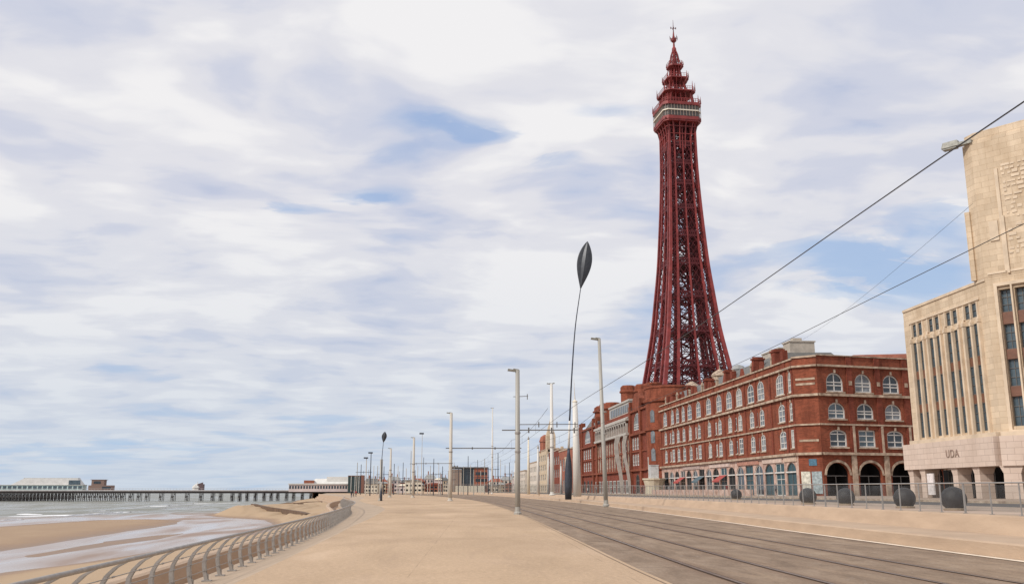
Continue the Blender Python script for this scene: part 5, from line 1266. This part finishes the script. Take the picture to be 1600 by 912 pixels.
# leaf lamps
def leaf_lamp(label, pts, Y, zb, rb, scale, leaf):
    W = [at(x, y, Y) for x, y in pts]; t = thing('leaf_lamp', label, 'street lamp', (W[0].x, Y, zb), 0, 'leaf headed lamps on tall curved stems')
    o0 = Vector((W[0].x, Y, zb)); P_ = [Vector((w.x-o0.x, 0, w.z-o0.z)) for w in W]; P_[0].z = -.05
    z1 = leaf['z_sleeve'](P_)
    i0 = leaf['i0']
    a = MB(); q0, q1 = P_[0], P_[i0]; n = 8
    prof = [(rb*.95, 0), (rb*1.1, .25), (rb*1.12, .5), (rb*.9, .72), (rb*.45, .9), (rb*.36, 1.0)]
    a.tube([q0+(q1-q0)*k for r_, k in prof], [r_ for r_, k in prof], 14); a.build('base', DARKMETAL, t, smooth=True)
    a = MB(); a.tube([P_[i0], (P_[i0]+P_[i0+1])/2, P_[i0+1]], [rb*.35, rb*.32, rb*.3], 12); a.build('sleeve', WHITEP, t, smooth=True)
    # smooth stem
    S = [(p.x, p.z) for p in P_[i0+1:]]; fine = []
    for k in range(25):
        z = S[0][1]+(S[-1][1]-S[0][1])*k/24; fine.append(Vector((interp(S, z), 0, z)))
    a = MB(); a.tube(fine, [rb*.26*(1-.5*k/24)*leaf['thin'] for k in range(25)], 10); a.build('stem', DARKMETAL, t, smooth=True)
    top = at(*leaf['tip'], Y)-o0; bot = fine[-1]; top = Vector((top.x, 0, top.z)); ax = top-bot; L0 = ax.length; ax.normalize(); side = Vector((0, 1, 0)).cross(ax)*-1
    if side.x < 0: side = -side
    mb = MB(); n = 16; rows = 22
    for i in range(rows+1):
        s = i/rows; w = leaf['w']/2*(math.sin(math.pi*s**1.25)**.85 if 0 < s < 1 else 0)+.03; d = leaf['d']*math.sin(math.pi*min(1, s))+.02
        for k in range(n):
            tt = 2*math.pi*k/n; cx_, cy_ = math.cos(tt), math.sin(tt)
            ridge = 1 if cy_ > 0 else (.25+1.0*max(0, 1-abs(cx_-.15)*2.2))
            mb.v.append(bot+ax*L0*s+side*(w*cx_)+Vector((0, 1, 0))*d*cy_*ridge)
    for i in range(rows):
        for k in range(n): mb.f.append((i*n+k, i*n+(k+1) % n, (i+1)*n+(k+1) % n, (i+1)*n+k)); mb.m.append(0)
    mb.f += [tuple(reversed(range(n))), tuple(range(rows*n, rows*n+n))]; mb.m += [0, 0]
    mb.build('leaf_head', LEAF, t, smooth='auto')
leaf_lamp('tall dark leaf headed lamp on a long curved stem in front of the brick frontage', [(888, 778), (888.5, 700), (890, 657), (893.5, 585), (899, 510), (907, 452)], 125, .5, .45, 1, dict(z_sleeve=lambda p: 0, i0=1, thin=1.0, tip=(918, 377), w=2.05, d=.45))
leaf_lamp('small distant dark leaf lamp on a curved stem near the sea railing', [(595.5, 782), (595.5, 762), (595.6, 752), (595.8, 735), (596.8, 715), (599, 691)], 153, .0, .17, 1, dict(z_sleeve=lambda p: 0, i0=1, thin=1.8, tip=(601.5, 674), w=.75, d=.2))
# far poles
rr = random.Random(4)
far = [(557, 722, 0), (563, 725, 0), (571, 716, 1), (578, 708, 1), (583, 727, 0), (589, 727, 0), (599, 728, 0), (615, 724, 0), (621, 727, 0), (623, 736, 0), (634, 731, 0), (641, 704, 0), (658, 678, 2), (661, 714, 0), (677, 716, 0), (685, 724, 0), (691, 728, 0), (716, 731, 0), (731, 712, 0), (746, 718, 0), (757, 716, 0), (778, 707, 0), (782, 717, 0), (789, 726, 0), (796, 722, 0), (612, 741, 0), (668, 738, 0), (700, 735, 0), (724, 728, 0), (740, 733, 0), (770, 725, 0), (575, 733, 0), (606, 736, 0), (629, 722, 0), (648, 734, 0), (652, 727, 0), (672, 727, 0), (688, 738, 0), (709, 722, 0), (720, 738, 0), (735, 726, 0), (751, 735, 0), (763, 730, 0), (774, 732, 0), (800, 734, 0)]
far.sort(); ORD = 'first second third fourth fifth sixth seventh eighth ninth tenth eleventh twelfth thirteenth fourteenth fifteenth sixteenth seventeenth eighteenth nineteenth twentieth twenty-first twenty-second twenty-third twenty-fourth twenty-fifth twenty-sixth twenty-seventh twenty-eighth twenty-ninth thirtieth thirty-first thirty-second thirty-third thirty-fourth thirty-fifth thirty-sixth thirty-seventh thirty-eighth thirty-ninth fortieth forty-first forty-second forty-third forty-fourth forty-fifth'.split()
for i, (px, yt, hd) in enumerate(far):
    Y = {0: rr.uniform(330, 480), 1: rr.uniform(300, 330), 2: 300}[hd]
    p = at(px, 770, Y); zt = at(px, yt, Y).z
    cn = ['grey', 'dark', 'pale'][i % 3] if hd < 2 else 'pale'
    lb = '%s distant pole%s, %s from the left over the tramway' % (cn, ' with lamp head' if hd else '', ORD[i])
    t = thing('distant_pole', lb, 'pole', (p.x, Y, -.3), 0, 'distant poles over the tramway')
    a = MB(); a.tube([(0, 0, 0), (0, 0, zt+.3)], [.19 if hd < 2 else .12, .11 if hd < 2 else .06], 8); a.build('shaft', [PAINTGREY, DARKMETAL, PALEPOLE][i % 3] if hd < 2 else PALEPOLE, t)
    if hd: 
        a = MB(); a.box(-.9, .5, -.3, .3, zt+.3, zt+.75); a.build('lamp_head', DARKMETAL, t)
    elif i % 3 == 0:
        a = MB(); a.bar((-.5, 0, zt*.72), (5.5, 0, zt*.72+.1), .16); a.bar((2.4, 0, zt*.72-.6), (2.4, 0, zt*.72+.5), .12); a.build('cantilever_arm', DARKMETAL, t)
# span beams between far poles
for (xa, ya, xb, yb, Y) in [(641, 731, 703, 727, 232), (700, 716, 718, 718, 232)]:
    pass
# overhead wires
def cen(y, off): return E_(y)+off
for off, lb, Xn in ((2.0, 'upper black overhead tram wire crossing in front of the brick building', [(7.0, -5), (7.1, 9.9), (7.6, 24), (7.85, 34), (8.0, 48), (8.4, 66)]), (5.7, 'lower overhead tram wire that crosses the pale faience building', [(9.6, -5), (10.4, 14.9), (11.3, 31), (11.6, 42), (12.0, 66)])):
    pts = []; y = -4
    while y < 420:
        x = interp(Xn, y) if y < 60 else (interp(Xn, 60)+(cen(y, off)-cen(60, off)))
        pts.append((x, y, 6.2)); y += 4 if y < 80 else 10
    a = MB(); a.tube(pts, .010 if off < 3 else .008, 6); tag(a.build('overhead_wire', WIRE), lb, 'wire', 'overhead tram wires')
for off, lb in ((2.0, 'thin upper catenary wire starting at the nearest grey tram pole'), (5.7, 'thin farther catenary wire sagging over the second tram track')):
    pts = []; y = 65.6
    spans = [65.6, 108, 150, 190, 230, 275, 320, 370, 420]
    for s0, s1 in zip(spans[:-1], spans[1:]):
        for k in range(8):
            u = k/8; y = s0+(s1-s0)*u; pts.append((8.4+cen(y, off)-cen(65.6, 2.0), y, 7.3-1.9*u*(1-u)))
    a = MB(); a.tube(pts, .013, 5)
    for i in range(2, len(pts), 3): a.bar(pts[i], (pts[i][0], pts[i][1], 6.2), .014)
    tag(a.build('catenary_wire', WIRE), lb, 'wire', 'overhead tram wires')
a = MB(); P0 = at(1520, 318, 60); P1 = at(1180, 560, 200)
pts = [P0+(P1-P0)*k/10+Vector((0, 0, -2.2*math.sin(math.pi*k/10))) for k in range(11)]
a.tube(pts, .012, 5); tag(a.build('thin_cable', WIRE), 'faint thin cable from the pale corner tower down to the brick roof', 'cable')

# ------------------------------------------------------------------ street bits by the brick building
KY = 205
kp = at(1022, 750, 200)
t = thing('stone_kiosk', 'pale stone flared kiosk before the round brick turret', 'kiosk', (kp.x, 200, .88))
a = MB(); a.lathe([(2.0, 0), (1.9, 1.5), (2.3, 2.9), (2.5, 3.0), (2.5, 3.3)], n=12); a.build('body', mat('kiosk_stone', (.55, .48, .36), .8, .15, 1.5), t)
a = MB(); a.box(-.9, .9, -.7, .7, 3.3, 6.0); a.box(-1.0, 1.0, -.8, .8, 6.0, 6.15); a.build('glass_box', mat('white_lantern', (.55, .56, .56), .3, .25, 2), t)
a = MB(); a.bar((-1.1, 0, 3.3), (-1.15, 0, 7.8), .16); a.build('fin', WINW, t)
for px, Y, lb, w0 in [(972, 240, 'left of two tall white sails standing before the brick block', .42), (984, 236, 'right of two tall white sails standing before the brick block', .32)]:
    p = at(px, 757, Y); t = thing('white_sail', lb, 'sculpture', (p.x, Y, .88), 0, 'white sails before the brick block')
    a = MB(); pts = [(0, .0), (-.1, 3), (-.5, 6), (-1.1, 9), (-1.3, 12.2), (-.8, 14.5)]; ww = [w0*.8, w0, w0*1.1, w0*1.15, w0*1.2, w0*1.5]
    vs = []
    for (x, z), w in zip(pts, ww): vs += [(x-w, -.12, z), (x+w, -.2, z), (x+w, .12, z), (x-w, .2, z)]
    a.add(vs, [(i*4+k, i*4+(k+1) % 4, i*4+4+(k+1) % 4, i*4+4+k) for i in range(5) for k in range(4)]+[(3, 2, 1, 0), (20, 21, 22, 23)]); a.build('sail', AGEDW, t)
    a = MB(); a.bar((0, .2, 0), (-.9, .2, 14.2), .14); a.build('mast', STEEL, t)
# black bollards with white tops along the far pavement: a low pale wall
a = MB()
a.box(0, .35, 0, 60, 0, .9); o = a.build('low_wall', SHOPC); o.location = (46, 132, .88); tag(o, 'low pale wall along the pavement before the brick building', 'wall')

# ------------------------------------------------------------------ people
def person_mesh(top, legs, hair, pose=0):
    V = {'pelvis': (0, 0, .93), 'waist': (0, .0, 1.08), 'chest': (0, -.01, 1.32), 'neck': (0, 0, 1.47), 'head0': (0, .01, 1.56), 'head': (0, .015, 1.66), 'crown': (0, 0, 1.73)}
    st = .14 if pose else .03
    for s, n in ((-1, 'l'), (1, 'r')):
        V['hip'+n] = (s*.09, 0, .88); V['knee'+n] = (s*.10, -s*st*.9+.02, .48); V['ank'+n] = (s*.10, -s*st*2+.0, .09); V['toe'+n] = (s*.11, -s*st*2-.14+.0, .04)
        V['sh'+n] = (s*.18, 0, 1.41); V['elb'+n] = (s*.235, s*st*.8+.03, 1.13); V['wr'+n] = (s*.22, s*st*1.1-.06, .89); V['hand'+n] = (s*.21, s*st*1.2-.09, .79)
    Rr = {'pelvis': (.16, .11), 'waist': (.135, .095), 'chest': (.165, .11), 'neck': (.055, .055), 'head0': (.07, .08), 'head': (.078, .095), 'crown': (.05, .06)}
    for n in 'lr': Rr.update({'hip'+n: (.095, .1), 'knee'+n: (.06, .065), 'ank'+n: (.042, .045), 'toe'+n: (.045, .035), 'sh'+n: (.07, .065), 'elb'+n: (.043, .043), 'wr'+n: (.03, .03), 'hand'+n: (.028, .038)})
    ed = [('pelvis', 'waist'), ('waist', 'chest'), ('chest', 'neck'), ('neck', 'head0'), ('head0', 'head'), ('head', 'crown')]
    for n in 'lr': ed += [('pelvis', 'hip'+n), ('hip'+n, 'knee'+n), ('knee'+n, 'ank'+n), ('ank'+n, 'toe'+n), ('chest', 'sh'+n), ('sh'+n, 'elb'+n), ('elb'+n, 'wr'+n), ('wr'+n, 'hand'+n)]
    k = list(V); me = bpy.data.meshes.new('body'); me.from_pydata([V[n] for n in k], [(k.index(a), k.index(b)) for a, b in ed], [])
    o = bpy.data.objects.new('tmp', me); col.objects.link(o); md = o.modifiers.new('s', 'SKIN')
    for i, n in enumerate(k): me.skin_vertices[0].data[i].radius = Rr[n]; me.skin_vertices[0].data[i].use_root = (n == 'pelvis')
    o.modifiers.new('u', 'SUBSURF').levels = 1
    dg = bpy.context.evaluated_depsgraph_get(); m2 = bpy.data.meshes.new_from_object(o.evaluated_get(dg)); bpy.data.objects.remove(o)
    m2.materials.clear()
    for m in (top, legs, hair, mat('skin', (.45, .27, .19), .6), mat('shoe_leather', (.03, .025, .02), .6)): m2.materials.append(m)
    for p in m2.polygons:
        c = p.center; p.use_smooth = True
        if c.z < .1: i = 4
        elif abs(c.x) > .17 and c.z < .91: i = 3
        elif c.z < .93: i = 1
        elif c.z < 1.47: i = 0
        elif c.z > 1.69 or (c.y > .03 and c.z > 1.56): i = 2
        else: i = 3
        p.material_index = i
    return m2
BLK = mat('black_cloth', (.02, .02, .025), .9); NAVY = mat('navy_cloth', (.03, .04, .08), .9); REDC = mat('red_cloth', (.30, .03, .03), .9); WHC = mat('white_cloth', (.6, .6, .58), .9); GRC = mat('grey_cloth', (.16, .16, .17), .9)
HR = mat('dark_hair', (.03, .02, .015), .8)
pm = [person_mesh(BLK, NAVY, HR, 1), person_mesh(GRC, BLK, HR, 0), person_mesh(REDC, BLK, HR, 1), person_mesh(WHC, NAVY, HR, 0)]
ppl = [(549, 777, 0, 0, 'person in black standing by the sea railing, left of a small group'), (552.5, 776, 0, 1, 'person in grey in the middle of the small group by the sea railing'), (556, 775.5, 0, 2, 'person in red walking at the right of the small group by the sea railing')]
for px, py, zb, k, lb in ppl:
    d = ray(px, py); q = -HC/d.z*1.0; o = bpy.data.objects.new('person', pm[k]); col.objects.link(o); o.location = (d.x*q, d.y*q, 0); o.rotation_euler = (0, 0, k*1.3); o.scale = (1.0, 1.0, 1.0)
    tag(o, lb, 'person', 'people by the sea railing')
side_ = [(912, 236, 0, 'in black near the left end of the brick block'), (918, 230, 3, 'in white near the left end of the brick block'), (932, 220, 1, 'in grey left of the grey pole'), (957, 215, 2, 'in red just right of the grey pole'), (993, 205, 2, 'in red at the dark arched doorway'), (1003, 200, 0, 'in black left of the stone kiosk'), (1045, 180, 1, 'in grey right of the stone kiosk'), (1088, 165, 0, 'in black before the cream shopfronts'), (1136, 150, 2, 'in red before the middle shopfronts'), (1212, 128, 1, 'in grey before the teal shutters')]
for px, Y, k, lb in side_:
    p = at(px, 765, Y); o = bpy.data.objects.new('person', pm[k]); col.objects.link(o); o.location = (p.x, Y, .89 if p.x > 39.2 else .74 if p.x > 27 else .85); o.rotation_euler = (0, 0, px*.7)
    tag(o, 'person '+lb, 'person', 'people on the pavement by the brick buildings')
print('OBJS', len(bpy.data.objects))
